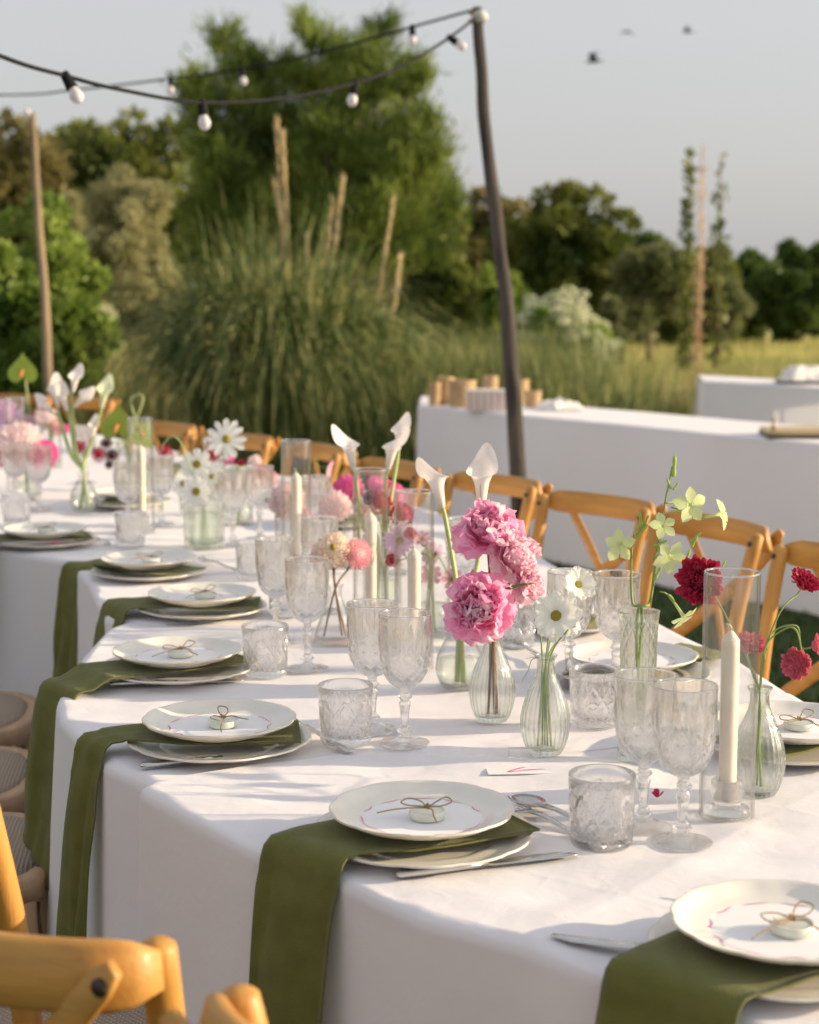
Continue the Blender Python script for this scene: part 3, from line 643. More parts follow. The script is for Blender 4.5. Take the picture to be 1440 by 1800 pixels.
# ================================================================== DINING TABLE (serpentine, four cloths)
A_near = [(1.10, .72), P(1330, 1850).to_2d() if False else (.62, 1.16), P(1029, 1697).to_2d(), P(930, 1659).to_2d(), P(750, 1612).to_2d(), P(609, 1545).to_2d(), P(460, 1495).to_2d(), P(350, 1438).to_2d(), P(272, 1396).to_2d()]
A_near = [tuple(p[:2]) for p in A_near]
e = Vector(A_near[-1]); A_near += [tuple(e + Vector((-.012, .022))), tuple(e + Vector((-.004, .048))), tuple(e + Vector((.03, .075)))]
A_far = [(1.85, 1.35), (1.30, 1.82), tuple(P(1440, 1262).to_2d()), tuple(P(1395, 1240).to_2d()), tuple(P(1330, 1290).to_2d())]
A_far = [(1.85, 1.35), (1.30, 1.90), tuple(P(1440, 1255).to_2d()), tuple(P(1385, 1222).to_2d())]
def pp(*a): return tuple(P(*a).to_2d())
B_near = [(e.x + .10, e.y - .02), (e.x + .02, e.y + .02), pp(205, 1345), pp(160, 1305), pp(118, 1262), pp(112, 1232), pp(128, 1200), pp(158, 1150), pp(200, 1104), (pp(200, 1104)[0] + .02, pp(200, 1104)[1] + .05), (pp(200, 1104)[0] + .08, pp(200, 1104)[1] + .10)]
B_far = [pp(1440, 1270), pp(1385, 1222), pp(1290, 1160), pp(1200, 1120), pp(1090, 1062), pp(1060, 1045)]
C_near = [(pp(200, 1104)[0] + .10, pp(200, 1104)[1] + .02), pp(196, 1085), pp(172, 1042), pp(165, 1025), pp(135, 992), pp(120, 985), pp(60, 975), (pp(0, 967)[0], pp(0, 967)[1])]
C_far = [pp(1100, 1075), pp(1060, 1045), pp(980, 1000), pp(900, 955), pp(820, 922), pp(745, 895)]
q0 = Vector(pp(0, 967)); q1 = Vector(pp(745, 895))
D_near = [tuple(Vector(pp(60, 975)) ), tuple(q0), tuple(q0 + Vector((-.55, .35))), tuple(q0 + Vector((-1.2, .95))), tuple(q0 + Vector((-2.1, 2.1))), tuple(q0 + Vector((-2.7, 3.0)))]
D_far = [pp(800, 915), tuple(q1), pp(640, 862), pp(480, 832), pp(340, 800), pp(180, 765), pp(60, 745)]
segs = [('A', A_near, A_far, .7530), ('B', B_near, B_far, .7500), ('C', C_near, C_far, .7520), ('D', D_near, D_far, .7495)]
LB = {'A': ('nearest trestle table of the serpentine dining row, with the glass candle tube', 'smooth white tablecloth on the nearest table, hanging beside the honey wood chairs'),
      'B': ('second trestle table of the dining row, beneath the tumblers and goblets', 'white tablecloth on the second table, its rounded corner under the second green napkin'),
      'C': ('third trestle table of the dining row, beneath the dahlia vase', 'white tablecloth on the third table beside the stools at the left'),
      'D': ('farthest trestle table of the dining row, curving away at the left', 'white tablecloth on the farthest table, below the calla lilies and anthuriums')}
CR = {'A': [(*pp(350, 1352), *pp(1000, 1345), .004, .02), (*pp(560, 1328), *pp(1100, 1362), .003, .03), (*pp(800, 1700), *pp(1300, 1480), .003, .03)], 'B': [(*pp(240, 1330), *pp(1200, 1300), .0035, .03), (*pp(130, 1215), *pp(1200, 1200), .003, .03), (*pp(200, 1140), *pp(800, 1115), .003, .025)],
      'C': [(*pp(180, 1040), *pp(900, 1010), .003, .03)], 'D': [(*pp(60, 950), *pp(700, 900), .003, .04)]}
for k, a, b_, z in segs:
    table_thing(a, b_, LB[k][0], z - .001, 'trestle tables under the dining cloths')
    me = cloth_strip('tablecloth', a, b_, z, rows={'A': 190, 'B': 170, 'C': 120, 'D': 140}[k], seed={'A': 2.2, 'B': 5.1, 'C': 7.7, 'D': 11}[k], amp=.032, folds=8, flare=.05, wrinkle=.0042, creases=CR[k])
    thing('tablecloth', LB[k][1], 'tablecloth', group='white dining tablecloths', me=me)
def near_edge(p):
    """closest point on the dining table's camera-side edge and its outward normal"""
    best = None
    for k, a, b_, z in segs:
        a2 = a[:-2] if k in 'AB' else a
        for s, e_ in zip(a2, a2[1:]):
            s = Vector(s); e_ = Vector(e_); d = e_ - s; t_ = max(0, min(1, (Vector(p[:2]) - s).dot(d) / d.length_squared)); c = s + d * t_
            L = (c - Vector(p[:2])).length
            if best is None or L < best[0]: best = (L, c)
    return best[1]

# ================================================================== CHAIRS
M['seatweave'] = mat('woven_seat', (.46, .38, .30), .95, bump=.2, bscale=190)
def weave_pattern(m, c0, c1, sc):
    """over-and-under basket weave in colour and relief"""
    n = m.node_tree.nodes; l = m.node_tree.links; b = n['Principled BSDF']; tc = next(q for q in n if q.bl_idname == 'ShaderNodeTexCoord')
    ws = []
    for d in ('X', 'Y'):
        w_ = n.new('ShaderNodeTexWave'); w_.bands_direction = d; w_.inputs['Scale'].default_value = sc; w_.inputs['Distortion'].default_value = .6; l.new(tc.outputs['Object'], w_.inputs[0]); ws.append(w_)
    mu = n.new('ShaderNodeMath'); mu.operation = 'MULTIPLY'; l.new(ws[0].outputs[1], mu.inputs[0]); l.new(ws[1].outputs[1], mu.inputs[1])
    mx = n.new('ShaderNodeMix'); mx.data_type = 'RGBA'; mx.inputs[6].default_value = (*c1, 1); mx.inputs[7].default_value = (*c0, 1)
    mr = n.new('ShaderNodeMapRange'); mr.inputs[2].default_value = .6; l.new(mu.outputs[0], mr.inputs[0]); l.new(mr.outputs[0], mx.inputs[0]); l.new(mx.outputs[2], b.inputs['Base Color'])
    bp = n.new('ShaderNodeBump'); bp.inputs['Strength'].default_value = .9; bp.inputs['Distance'].default_value = .003; l.new(mu.outputs[0], bp.inputs['Height']); l.new(bp.outputs[0], b.inputs['Normal'])
weave_pattern(M['seatweave'], (.50, .43, .35), (.30, .24, .19), 46)
def make_chair(label, wood, group, weave=True):
    """cross-back chair; faces +y, its seat centre over the origin"""
    t = thing('cross_back_chair', label, 'chair', (0, 0, 0), 0, group); m = M[wood]
    # seat: wooden hoop with a woven pad
    def D(r, y0=0):
        out = []
        for k in range(28):
            a = 2 * PI * k / 28; x = math.cos(a); y = math.sin(a); n_ = 2.8
            rr = r / (abs(x) ** n_ + abs(y) ** n_) ** (1 / n_); w_ = 1 + .06 * y
            out.append(Vector((rr * x * w_, rr * y * .98 + y0, 0)))
        return out
    o1 = D(.212); i1 = D(.182); v = []; f = []
    for z, ring in ((.425, o1), (.462, o1), (.466, [p * .985 for p in o1]), (.466, i1), (.43, i1), (.425, [p for p in i1])):
        v += [(p.x, p.y, z) for p in ring]
    for r_ in range(6):
        for k in range(28): f.append((r_ * 28 + k, r_ * 28 + (k + 1) % 28, ((r_ + 1) % 6) * 28 + (k + 1) % 28, ((r_ + 1) % 6) * 28 + k))
    link('seat_frame', me_from(v, f, 'seat_frame', True, M[wood + 'rail']), t)
    v = [(0, 0, .478)]; f = []
    for q, (s_, z) in enumerate(((.35, .479), (.7, .477), (.93, .473), (1.0, .464), (.97, .432))): v += [(p.x * s_, p.y * s_, z) for p in i1]
    for k in range(28): f.append((0, 1 + k, 1 + (k + 1) % 28))
    for r_ in range(4):
        for k in range(28): f.append((1 + r_ * 28 + k, 1 + (r_ + 1) * 28 + k, 1 + (r_ + 1) * 28 + (k + 1) % 28, 1 + r_ * 28 + (k + 1) % 28))
    link('seat_pad', me_from(v, f, 'seat_pad', True, M['seatweave']), t)
    for s in (-1, 1):
        link('front_leg', me_from(*g_tube([(s * .185, .17, 0), (s * .178, .165, .2), (s * .17, .155, .43)], [.013, .016, .019], 10), 'front_leg', True, m), t)
        path = spline([(s * .185, -.225, 0), (s * .174, -.195, .25), (s * .170, -.188, .46), (s * .177, -.212, .66), (s * .188, -.256, .848)], 4)
        rr = [.013 + .004 * min(1, i / 6) for i in range(len(path))]; path.append(path[-1] + Vector((0, -.0015, .006))); rr.append(.012); path.append(path[-1] + Vector((0, 0, .003))); rr.append(.004)
        link('back_post', me_from(*g_tube(path, rr, 12, flat=(1, 1)), 'back_post', True, m), t)
        bo = link('bolt', me_from(*g_lathe([(0, -.003), (.0075, -.003), (.008, .001), (.0055, .004), (0, .0045)], 10), 'bolt', True, M['bolt']), t, Matrix.Translation((s * .187, -.2375, .832)) @ Matrix.Rotation(R(-90), 4, 'X'))
    # bent top rail, outside the posts
    rp = []
    for k in range(25):
        x = -.200 + .400 * k / 24; q = x / .200
        rp.append(Vector((x, -.292 - .038 * (1 - q * q) + .022 * abs(q) ** 10, .836)))
    wid = [.030 + .028 * min(1, (min(k, 24 - k) / 1.6)) ** .5 + .004 for k in range(25)]
    link('top_rail', me_from(*g_strap(rp, lambda i: (0, 1, -.18), wid, [.012 + .010 * min(1, min(k, 24 - k) / 1.5) for k in range(25)]), 'top_rail', True, M[wood + 'rail']), t)
    for s in (-1, 1):
        bp = spline([(s * .190, -.325, .856), (s * .11, -.322, .765), (0, -.288 - .006 * s, .655), (-s * .12, -.228, .545), (-s * .168, -.196, .475)], 4)
        link('cross_brace', me_from(*g_strap(bp, lambda i: (0, 1, -.35), [.018, .030] + [.032] * (len(bp) - 3) + [.02], .010), 'cross_brace', True, M[wood + 'rail']), t)
        link('bolt', me_from(*g_lathe([(0, -.004), (.008, -.003), (.0085, .002), (.005, .005), (0, .0055)], 10), 'bolt', True, M['bolt']), t, Matrix.Translation((s * .180, -.3305, .840)) @ Matrix.Rotation(R(90), 4, 'X'))
    # bentwood arches under the seat
    for (a, c) in (((-.175, .16), (.175, .16)), ((-.182, -.195), (.182, -.195)), ((-.178, .155), (-.182, -.185)), ((.178, .155), (.182, -.185))):
        pts = [Vector((a[0] + (c[0] - a[0]) * u, a[1] + (c[1] - a[1]) * u, .20 + .205 * math.sin(PI * u) ** .6)) for u in np.linspace(0, 1, 11)]
        link('arch_brace', me_from(*g_tube(pts, .009, 8), 'arch_brace', True, m), t)
    ring = [Vector((math.cos(a) * .165, math.sin(a) * .16 - .015, .21)) for a in np.linspace(0, 2 * PI, 25)]
    link('foot_ring', me_from(*g_tube(ring, .009, 8), 'foot_ring', True, m), t)
    return t
def chair_at(src, label, railpt, face, group):
    """place a copy so that the middle of its top rail is at railpt (x,y) and it faces direction face"""
    f = Vector(face).normalized(); rz = math.atan2(f.y, f.x) - PI / 2
    off = Matrix.Rotation(rz, 3, 'Z') @ Vector((0, -.31, 0)); loc = Vector((railpt[0] - off.x, railpt[1] - off.y, 0))
    if src.get('used'): return again(src, label, loc, rz, group)
    src['used'] = 1; src.location = loc; src.rotation_euler = (0, 0, rz); src['label'] = label; src['group'] = group; return src
honey = make_chair('x', 'wood', 'x'); pale = make_chair('y', 'palewood', 'y')
GF = 'cross-back chairs along the far side of the dining table'
ZR = .845
far_ch = [(1512, 985, 'honey cross-back chair at the right edge behind the crimson scabiosa', (-.88, -.47)),
          (1272, 926, 'honey cross-back chair behind the nicotiana and the glass candle tube', (-.88, -.47)),
          (1068, 885, 'honey cross-back chair between the peonies and the nicotiana', (-.78, -.62)),
          (885, 849, 'honey cross-back chair in front of the tall pole, behind the upright calla lily', (-.80, -.6)),
          (705, 822, 'honey cross-back chair half hidden by the white callas, left of the buffet end', (-.84, -.54)),
          (575, 793, 'wooden cross-back chair behind the drooping pink cosmos', (-.88, -.48)),
          (420, 772, 'wooden cross-back chair behind the large white daisy', (-.6, -.8)),
          (300, 752, 'wooden cross-back chair behind the lower anthurium', (-.7, -.7)),
          (150, 706, 'wooden cross-back chair behind the far white callas', (-.4, -.9)),
          (25, 700, 'wooden cross-back chair below the far anthurium leaf at the left edge', (-.3, -.95))]
for i, (x, y, lab, fc) in enumerate(far_ch):
    p = P(x, y, ZR); chair_at(honey, lab, (p.x, p.y), fc, GF)
GN = 'cross-back chairs on the camera side of the dining table'
p = W(-100, 1738, 1.50); chair_at(honey, 'out-of-focus honey chair back cut off by the lower left corner', (p.x, p.y), (.45, 1), GN)
p = W(622, 2015, 1.20); chair_at(honey, 'chair whose rounded post tops just show at the bottom edge', (p.x, p.y), (.70, .72), GN)
chair_at(honey, 'chair whose bright slanting post enters at the left edge above the blurred chair back', (-.645, 1.93), (.7, .7), GN)
GL = 'pale chairs with woven seats at the left'
for (x, y, lab) in [(112, 1478, 'pale wooden chair with woven seat, nearest of the three at the left'),
                    (72, 1348, 'pale wooden chair with woven seat, middle of the three at the left'),
                    (66, 1242, 'pale wooden chair, farthest of the three at the left, seat rim below the cloth fold')]:
    p = P(x, y, .475); f = Vector((1, .12)).normalized(); c = (p.x - .515 * f.x, p.y - .515 * f.y); chair_at(pale, lab, c, f, GL)

# ================================================================== TABLEWARE
def scallop(n, a): return lambda th, r, z, i: r * (1 + a * (abs(math.cos(n * th / 2)) ** .7 - .5) * (1 if r > .07 else 0))
def plate_mesh(r, h):
    p = smoothprof([(0, .0), (r * .55, .0), (r * .6, .003), (r * .84, h * .5), (r * .985, h * .93), (r, h), (r * .985, h + .002), (r * .83, h * .62), (r * .66, .0085), (r * .58, .0065), (0, .006)], 3)
    return me_from(*g_lathe(p, 72, scallop(12, .022)), 'plate', True, M['plate'])
PL_BIG = plate_mesh(.131, .0155); PL_SM = plate_mesh(.109, .019)
def rim_mesh(r, h):
    sc = scallop(12, .022); return me_from(*g_tube([Vector((sc(a, r * .995, 0, 0) * math.cos(a), sc(a, r * .995, 0, 0) * math.sin(a), h + .0012)) for a in np.linspace(0, 2 * PI, 73)], .0011, 5), 'rim', True, M['platerim'])
RIM_BIG = rim_mesh(.131, .0155); RIM_SM = rim_mesh(.109, .019)
def wavy(r, a0, a1, amp, n, w_, ph=0):
    v = []; f = []; N = 60
    for k in range(N + 1):
        a = a0 + (a1 - a0) * k / N; rr = r + amp * math.sin(n * a + ph) * (.6 + .4 * math.sin(3 * a)); ww = w_ * (.5 + .5 * abs(math.sin(5 * a + ph)))
        v += [((rr - ww) * math.cos(a), (rr - ww) * math.sin(a), 0), ((rr + ww) * math.cos(a), (rr + ww) * math.sin(a), 0)]
    return v, [(2 * k, 2 * k + 1, 2 * k + 3, 2 * k + 2) for k in range(N)]
PAPER = me_from(*g_lathe([(0, 0), (.083, 0), (.0835, .0006), (0, .0006)], 48, lambda th, r, z, i: r * (1 + .015 * math.sin(5 * th + .4) + .012 * math.sin(9 * th))), 'menu_paper', False, M['paper'])
INKP = me_from(*wavy(.073, .25, 5.9, .004, 11, .0011), 'printed_line', False, M['pinkink'])
INKB = me_from(*wavy(.079, -.5, .9, .002, 14, .0007, 1), 'printed_mark', False, M['blackink'])
INKB2 = me_from(*wavy(.079, 2.7, 3.6, .002, 14, .0007, 2), 'printed_mark', False, M['blackink'])
FAV = me_from(*g_lathe(smoothprof([(0, 0), (.020, 0), (.0245, .003), (.0255, .009), (.024, .0125), (.021, .011), (0, .0105)], 3), 28), 'dish', True, M['favour'])
def bow_mesh(seed):
    rnd = random.Random(seed); mb = MB()
    def seg(pts): mb.add(*g_tube(spline(pts, 7), .0010, 5))
    z = .015; j = lambda: rnd.uniform(-.004, .004)
    seg([(0, 0, z), (-.012, .010, z + .006), (-.032 + j(), .010, z + .009), (-.040 + j(), .0, z + .006), (-.028, -.006, z + .004), (0, 0, z + .002)])
    seg([(0, 0, z), (.012, .010 + j(), z + .008), (.026 + j(), .016, z + .013), (.034, .006, z + .010), (.020, -.002, z + .005), (0, 0, z + .002)])
    seg([(0, 0, z), (-.02, -.008, z + .001), (-.045, -.012, z - .002), (-.068 + j(), -.020 + j(), z - .006)])
    seg([(0, 0, z), (.010, -.012, z + .002), (.016, -.026, z - .003), (.022 + j(), -.040 + j(), z - .006)])
    mb.add(*g_tube([(-.003, -.002, z + .002), (.0, .003, z + .005), (.004, 0, z + .003), (.001, -.003, z)], .002, 6))
    return mb.mesh('twine_bow', M['twine'])
BOWS = [bow_mesh(i) for i in range(3)]
def napkin_mesh(pc, edge, nv, drop, w0, w1, seed, flip):
    """linen strip from under the small plate, across the table and down over the cloth; world coordinates minus pc"""
    Ld = (edge - pc.to_2d()).length; dirn = (edge - pc.to_2d()).normalized()
    st = []   # stations: (pos2d, z, width, hang?)
    inner = .115
    for k in range(9):
        t = -inner + (inner) * k / 8; q = pc.to_2d() + dirn * t; st.append((q, .7745, w0))
    n = 30; flat_end = Ld - .012
    for k in range(1, n + 1):
        u = k / n; d = flat_end * u; q = pc.to_2d() + dirn * d
        zr = .7750 if d < .146 else .7750 - (.7750 - .7585) * min(1, ((d - .150) / .035))
        st.append((q, max(zr, .7585), w0 + (w1 - w0) * u ** 1.5))
    eo = [(.006, .7580), (.014, .7555), (.0195, .7485), (.0225, .738)]
    zl = st[-1][1] - .7585
    for (d, z), k in zip(eo, (.95, .75, .4, .12)): st.append((edge + nv * d, z + zl * k, w1))
    m_ = 22
    for k in range(1, m_ + 1):
        t = k / m_; st.append((edge + nv * (.0245 + .038 * t ** .8), .738 - drop * t, w1 * (1 - .10 * t)))
    v = []; nc = 15; N = len(st)
    for i, (q, z, wd) in enumerate(st):
        a = st[max(i - 1, 0)][0]; b2 = st[min(i + 1, N - 1)][0]; tdir = (b2 - a); tdir = tdir.normalized() if tdir.length > 1e-5 else nv
        h = i > 9 + n; 
        if h: tdir = nv
        elif i > n - 4: tdir = tdir.lerp(nv, (i - (n - 4)) / 13).normalized()
        side = Vector((-tdir.y, tdir.x)); t2 = max(0, (i - 9) / (N - 9))
        for j in range(nc):
            u = j / (nc - 1) - .5
            rip = .0040 * math.sin(u * 5.5 + seed + i * .05 + 1.5 * mnoise.noise(Vector((u * 2, i * .09, seed)))) + .0075 * mnoise.noise(Vector((u * 3 + seed, i * .05, 1)))
            skew = (.14 * u * wd if False else 0)
            if i <= 9 + n: o = Vector((q.x + side.x * u * wd, q.y + side.y * u * wd, z + (abs(rip) * .5 if i > 12 else 0)))
            else:
                zz = z; tt = max(0, (.738 - z) / drop)
                if tt > .8: zz -= (u * flip) * .07 * (tt - .8) / .2
                o = Vector((q.x + side.x * u * wd + nv.x * (abs(rip) * (1 + 1.1 * tt)), q.y + side.y * u * wd + nv.y * (abs(rip) * (1 + 1.1 * tt)), zz))
            v.append(o - pc)
    f = [(i * nc + j, i * nc + j + 1, (i + 1) * nc + j + 1, (i + 1) * nc + j) for i in range(N - 1) for j in range(nc - 1)]
    # second layer (the napkin is folded double), closed along the edges
    k0 = len(v); v2 = []
    for i in range(N):
        for j in range(nc):
            p = Vector(v[i * nc + j]); a = Vector(v[max(i - 1, 0) * nc + j]); b2 = Vector(v[min(i + 1, N - 1) * nc + j]); c1 = Vector(v[i * nc + max(j - 1, 0)]); c2 = Vector(v[i * nc + min(j + 1, nc - 1)])
            nn = (b2 - a).cross(c2 - c1).normalized(); v2.append(p + nn * .0026 * (1 if nn.z * 1 + 1e-3 else 1))
    v += v2; f += [(k0 + i * nc + j, k0 + (i + 1) * nc + j, k0 + (i + 1) * nc + j + 1, k0 + i * nc + j + 1) for i in range(N - 1) for j in range(nc - 1)]
    for i in range(N - 1):
        for j in (0, nc - 1):
            a = i * nc + j; b2 = (i + 1) * nc + j; f.append((a, b2, k0 + b2, k0 + a))
    for i in (0, N - 1):
        for j in range(nc - 1):
            a = i * nc + j; f.append((a, a + 1, k0 + a + 1, k0 + a))
    return me_from(v, f, 'napkin', True, M['napkin'])
WHO = ['at the lower right corner', 'nearest to the middle of the table edge', 'second from the front on the left side', 'third from the front on the left side',
       'fourth from the front on the left side', 'fifth from the front on the left side', 'sixth, farthest and cut off at the left edge']
def setting(px, py, who, edgepx=None, out=None, brz=0.0, napkin=True, w0=.15, w1=.115, drop=.30, flip=1, bow=0, seed=0, far=False):
    zp = .7535 + .001
    c = P(px, py, .790); c.z = zp
    t = thing('dinner_plate', 'cream dinner plate ' + who, 'plate', c, R(seed * 17), 'dinner plates'); link('dish', PL_BIG, t); link('rim', RIM_BIG, t)
    if napkin:
        e_ = P(*edgepx).to_2d() if edgepx else near_edge(c); dd = (e_ - c.to_2d()); nv = Vector(out).normalized() if out else dd.normalized()
        thing('napkin', 'olive green napkin under the plate ' + who, 'napkin', c, 0, 'olive green napkins', me=napkin_mesh(c, e_, nv, drop, w0, w1, seed, flip))
    s = c + Vector((0, 0, .0245)); rz = brz
    t = thing('salad_plate', 'small plate on the napkin ' + who, 'plate', s, rz, 'salad plates'); link('dish', PL_SM, t); link('rim', RIM_SM, t)
    t = thing('menu_card', 'round pink-edged card on the plate ' + who, 'menu card', s + Vector((0, 0, .0078)), rz, 'round menu cards')
    link('paper', PAPER, t); link('printed_line', INKP, t, Matrix.Translation((0, 0, .0009))); link('printed_mark', INKB, t, Matrix.Translation((0, 0, .0009))); link('printed_mark', INKB2, t, Matrix.Translation((0, 0, .0009)))
    t = thing('favour', 'twine-tied favour on the plate ' + who, 'favour', s + Vector((.006, -.008, .0090)), rz, 'twine-tied favours')
    link('dish', FAV, t, Matrix.Scale(.86, 4)); link('twine_bow', BOWS[bow], t, Matrix.Scale(.84, 4) @ Matrix.Rotation(.25 * math.sin(seed * 2.3), 4, 'Z'))
    return c
setting(1378, 1630, WHO[0], (1195, 1764), (-.66, -.75), 0.2, w0=.17, w1=.145, seed=1, bow=1)
setting(742, 1432, WHO[1], (550, 1524), (-.62, -.78), 0.0, w0=.16, w1=.118, seed=2, bow=0)
setting(386, 1272, WHO[2], (180, 1325), (-.66, -.62), 1.2, w0=.12, w1=.07, seed=3, bow=1, flip=-1, drop=.33)
setting(312, 1150, WHO[3], (122, 1215), (-.75, -.6), .4, w0=.13, w1=.12, seed=4, bow=2, drop=.27)
setting(356, 1048, WHO[4], (215, 1083), (-.85, -.5), .9, w0=.13, w1=.12, seed=5, bow=0, drop=.27)
setting(262, 986, WHO[5], (150, 1000), (-.66, -.75), .1, w0=.13, w1=.11, seed=6, bow=1, drop=.28)
setting(78, 934, WHO[6], (-60, 968), (-.5, -.86), .6, w0=.13, w1=.11, seed=7, bow=2)
# far side
FWHO = ['at the right edge beyond the scabiosa vase', 'behind the tall diamond vase', 'behind the small white cosmos', 'far away behind the pale dahlia ball', 'far away beside the dark maroon flowers']
for i, (x, y, ee, oo) in enumerate([(1395, 1276, (1520, 1290), (.7, .7)), (1112, 1158, (1235, 1150), (.8, .6)), (1000, 1068, (1072, 1045), (.8, .55)), (600, 900, (700, 880), (.8, .6)), (225, 868, (300, 820), (.6, .8))]):
    setting(x, y, FWHO[i], ee, oo, .5 + i, w0=.13, w1=.12, seed=8 + i, bow=i % 3)

# cutlery
def knife_mesh():
    mb = MB(); pts = [(-.11, 0, .004), (-.106, 0, .004), (-.09, 0, .004), (-.03, 0, .0045), (0, 0, .004)]
    mb.add(*g_strap(pts, lambda i: (0, 0, 1), [.008, .013, .0145, .012, .009], [.003, .006, .0065, .006, .0045]))
    h = mb.mesh('handle', M['steel']); mb = MB()
    mb.add(*g_strap([(0, 0, .004), (.01, 0, .004), (.05, .0015, .0035), (.09, .001, .003), (.108, -.002, .003), (.114, -.004, .003)], lambda i: (0, 0, 1), [.009, .016, .019, .018, .010, .002], [.004, .0022, .002, .0018, .0015, .001]))
    return h, mb.mesh('blade', M['steel'])
KH, KB = knife_mesh()
def fork_meshes():
    mb = MB(); mb.add(*g_strap([(-.10, 0, .004), (-.09, 0, .004), (-.03, 0, .006), (.02, 0, .010), (.045, 0, .009)], lambda i: (0, 0, 1), [.010, .014, .008, .006, .014], [.003, .003, .0035, .004, .003]))
    h = mb.mesh('handle', M['steel']); mb = MB()
    mb.add(*g_strap([(.045, 0, .009), (.055, 0, .006), (.065, 0, .005)], lambda i: (0, 0, 1), [.014, .023, .023], .002))
    for k in range(4):
        y = -.0092 + .0061 * k; mb.add(*g_strap([(.064, y, .005), (.085, y, .0065), (.105, y * .95, .011)], lambda i: (0, 0, 1), [.0032, .003, .0015], .002))
    tin = mb.mesh('tines', M['steel']); mb = MB()
    v, f = g_lathe([(0, 0), (.008, .0005), (.015, .003), (.019, .007), (.0185, .0085), (.014, .0045), (.007, .0018), (0, .0014)], 18)
    return h, tin, me_from([(x * 1.4 + .072, y, z + .002) for x, y, z in v], f, 'bowl', True, M['steel'])
FH, FT, SB = fork_meshes()
def cutlery(kind, label, a, b, group):
    pa = P(*a); pb_ = P(*b); c = (pa + pb_) / 2; c.z = .7555; d = pb_ - pa
    t = thing(kind, label, 'cutlery', c, math.atan2(d.y, d.x), group)
    if kind == 'knife': link('handle', KH, t); link('blade', KB, t)
    elif kind == 'fork': link('handle', FH, t); link('tines', FT, t)
    else: link('handle', FH, t); link('bowl', SB, t)
    return t
cutlery('knife', 'steel knife with its handle near the table edge, pointing at the front tumbler', (690, 1552), (1015, 1512), 'table knives')
cutlery('knife', 'steel knife beside the second plate from the front', (262, 1356), (500, 1330), 'table knives')
cutlery('knife', 'steel knife beside the third plate, handle at the table edge', (172, 1212), (440, 1203), 'table knives')
cutlery('knife', 'steel knife just left of the lower right napkin, only its tip showing', (1290, 1700), (1040, 1668), 'table knives')
cutlery('fork', 'steel dessert fork lying behind the front plate by the tumbler', (1050, 1500), (900, 1428), 'dessert cutlery')
cutlery('spoon', 'steel dessert spoon lying behind the front plate, above the dessert fork', (1060, 1475), (935, 1428), 'dessert cutlery')
cutlery('fork', 'steel fork handle between the second plate and its tumbler', (600, 1325), (520, 1285), 'dessert cutlery')
cutlery('fork', 'steel fork right of the fifth plate from the front', (425, 1012), (350, 990), 'dessert cutlery')
cutlery('spoon', 'steel spoon right of the sixth plate at the left', (205, 965), (130, 940), 'dessert cutlery')
cutlery('fork', 'steel fork near the far plate behind the small white cosmos', (955, 1165), (900, 1140), 'dessert cutlery')
cutlery('knife', 'steel knife in front of the far plate beyond the candle tube', (1230, 1290), (1290, 1235), 'table knives')

# glassware --------------------------------------------------------
def tri(x): x = x - math.floor(x); return 1 - abs(2 * x - 1)
def groove(x, w_): t = tri(x); return max(0, 1 - t / w_) if t < w_ else 0
def cut_tumbler():
    H = .088; prof = [(0, 0), (.030, 0), (.0345, .002), (.0368, .006)] + [(.0372 + .0022 * k / 52, .008 + (H * .80 - .008) * k / 52) for k in range(53)] + [(.0398, H * .86), (.040, H - .001), (.0392, H), (.0382, H - .001), (.0375, H * .7), (.0355, H * .35), (.034, .016), (.026, .0125), (0, .012)]
    n0, n1 = 4, 56
    def mod(th, r, z, i):
        if n0 <= i <= n1:
            u = th / (2 * PI) * 8; q = z / H; env = min(1, (i - n0) / 3) * min(1, (n1 - i) / 3)
            a = max(groove(u + q * 1.9, .26), groove(u - q * 1.9, .26)); cell = tri(u + .5) ; fan = groove(u * 4, .6) * (q > .42) * .6 * (cell > .35); fine = max(groove(u * 2 + q * 6, .6), groove(u * 2 - q * 6, .6)) * (q < .5) * .5
            return r - .0034 * env * max(a, fan, fine)
        if i < n0 and r > .01: return r
        return r
    return me_from(*g_lathe(prof, 192, mod), 'cup', True, M['crystal'])
def cut_goblet():
    bowl = smoothprof([(.0075, .082), (.016, .086), (.027, .096), (.0345, .113), (.0375, .135), (.0385, .155), (.0378, .178), (.0385, .192)], 7)
    inner = smoothprof([(.0372, .1925), (.0362, .178), (.0365, .155), (.0352, .135), (.0318, .113), (.023, .099), (.010, .092), (0, .091)], 4)
    stem = smoothprof([(0, 0), (.033, 0), (.0355, .0015), (.034, .003), (.018, .006), (.008, .011), (.0075, .015), (.012, .019), (.0075, .024), (.0055, .030), (.0068, .050), (.0085, .060), (.0065, .065), (.011, .070), (.0065, .075), (.0075, .082)], 3)
    n0 = len(stem); prof = stem + bowl[1:] + [(.0380, .1932)] + inner; n1 = n0 + len(bowl) - 2
    def mod(th, r, z, i):
        u = th / (2 * PI) * .75
        if n0 <= i <= n1:
            q = (z - .082) / .11; env = min(1, q / .08) * max(0, min(1, (.9 - q) / .2))
            flute = groove(u * 16, .55) * min(1, max(0, (.95 - q) / .5)) * (q > .3) * max(0, 1 - abs(((u * 16) % 1) - .5) * (q * 1.1))
            dia = max(groove(u * 16 + q * 7, .45), groove(u * 16 - q * 7, .45)) * (q < .52)
            return r - .0030 * env * max(flute, dia)
        if i < n0 and .028 < z < .062: return r * (1 + .10 * (tri(u * 6) - .5))
        if i < n0 and z < .006 and r > .012: return r * (1 + .02 * tri(u * 12))
        return r
    return me_from(*g_lathe(prof, 168, mod), 'glass_body', True, M['crystal'])
TUM = cut_tumbler(); GOB = cut_goblet()
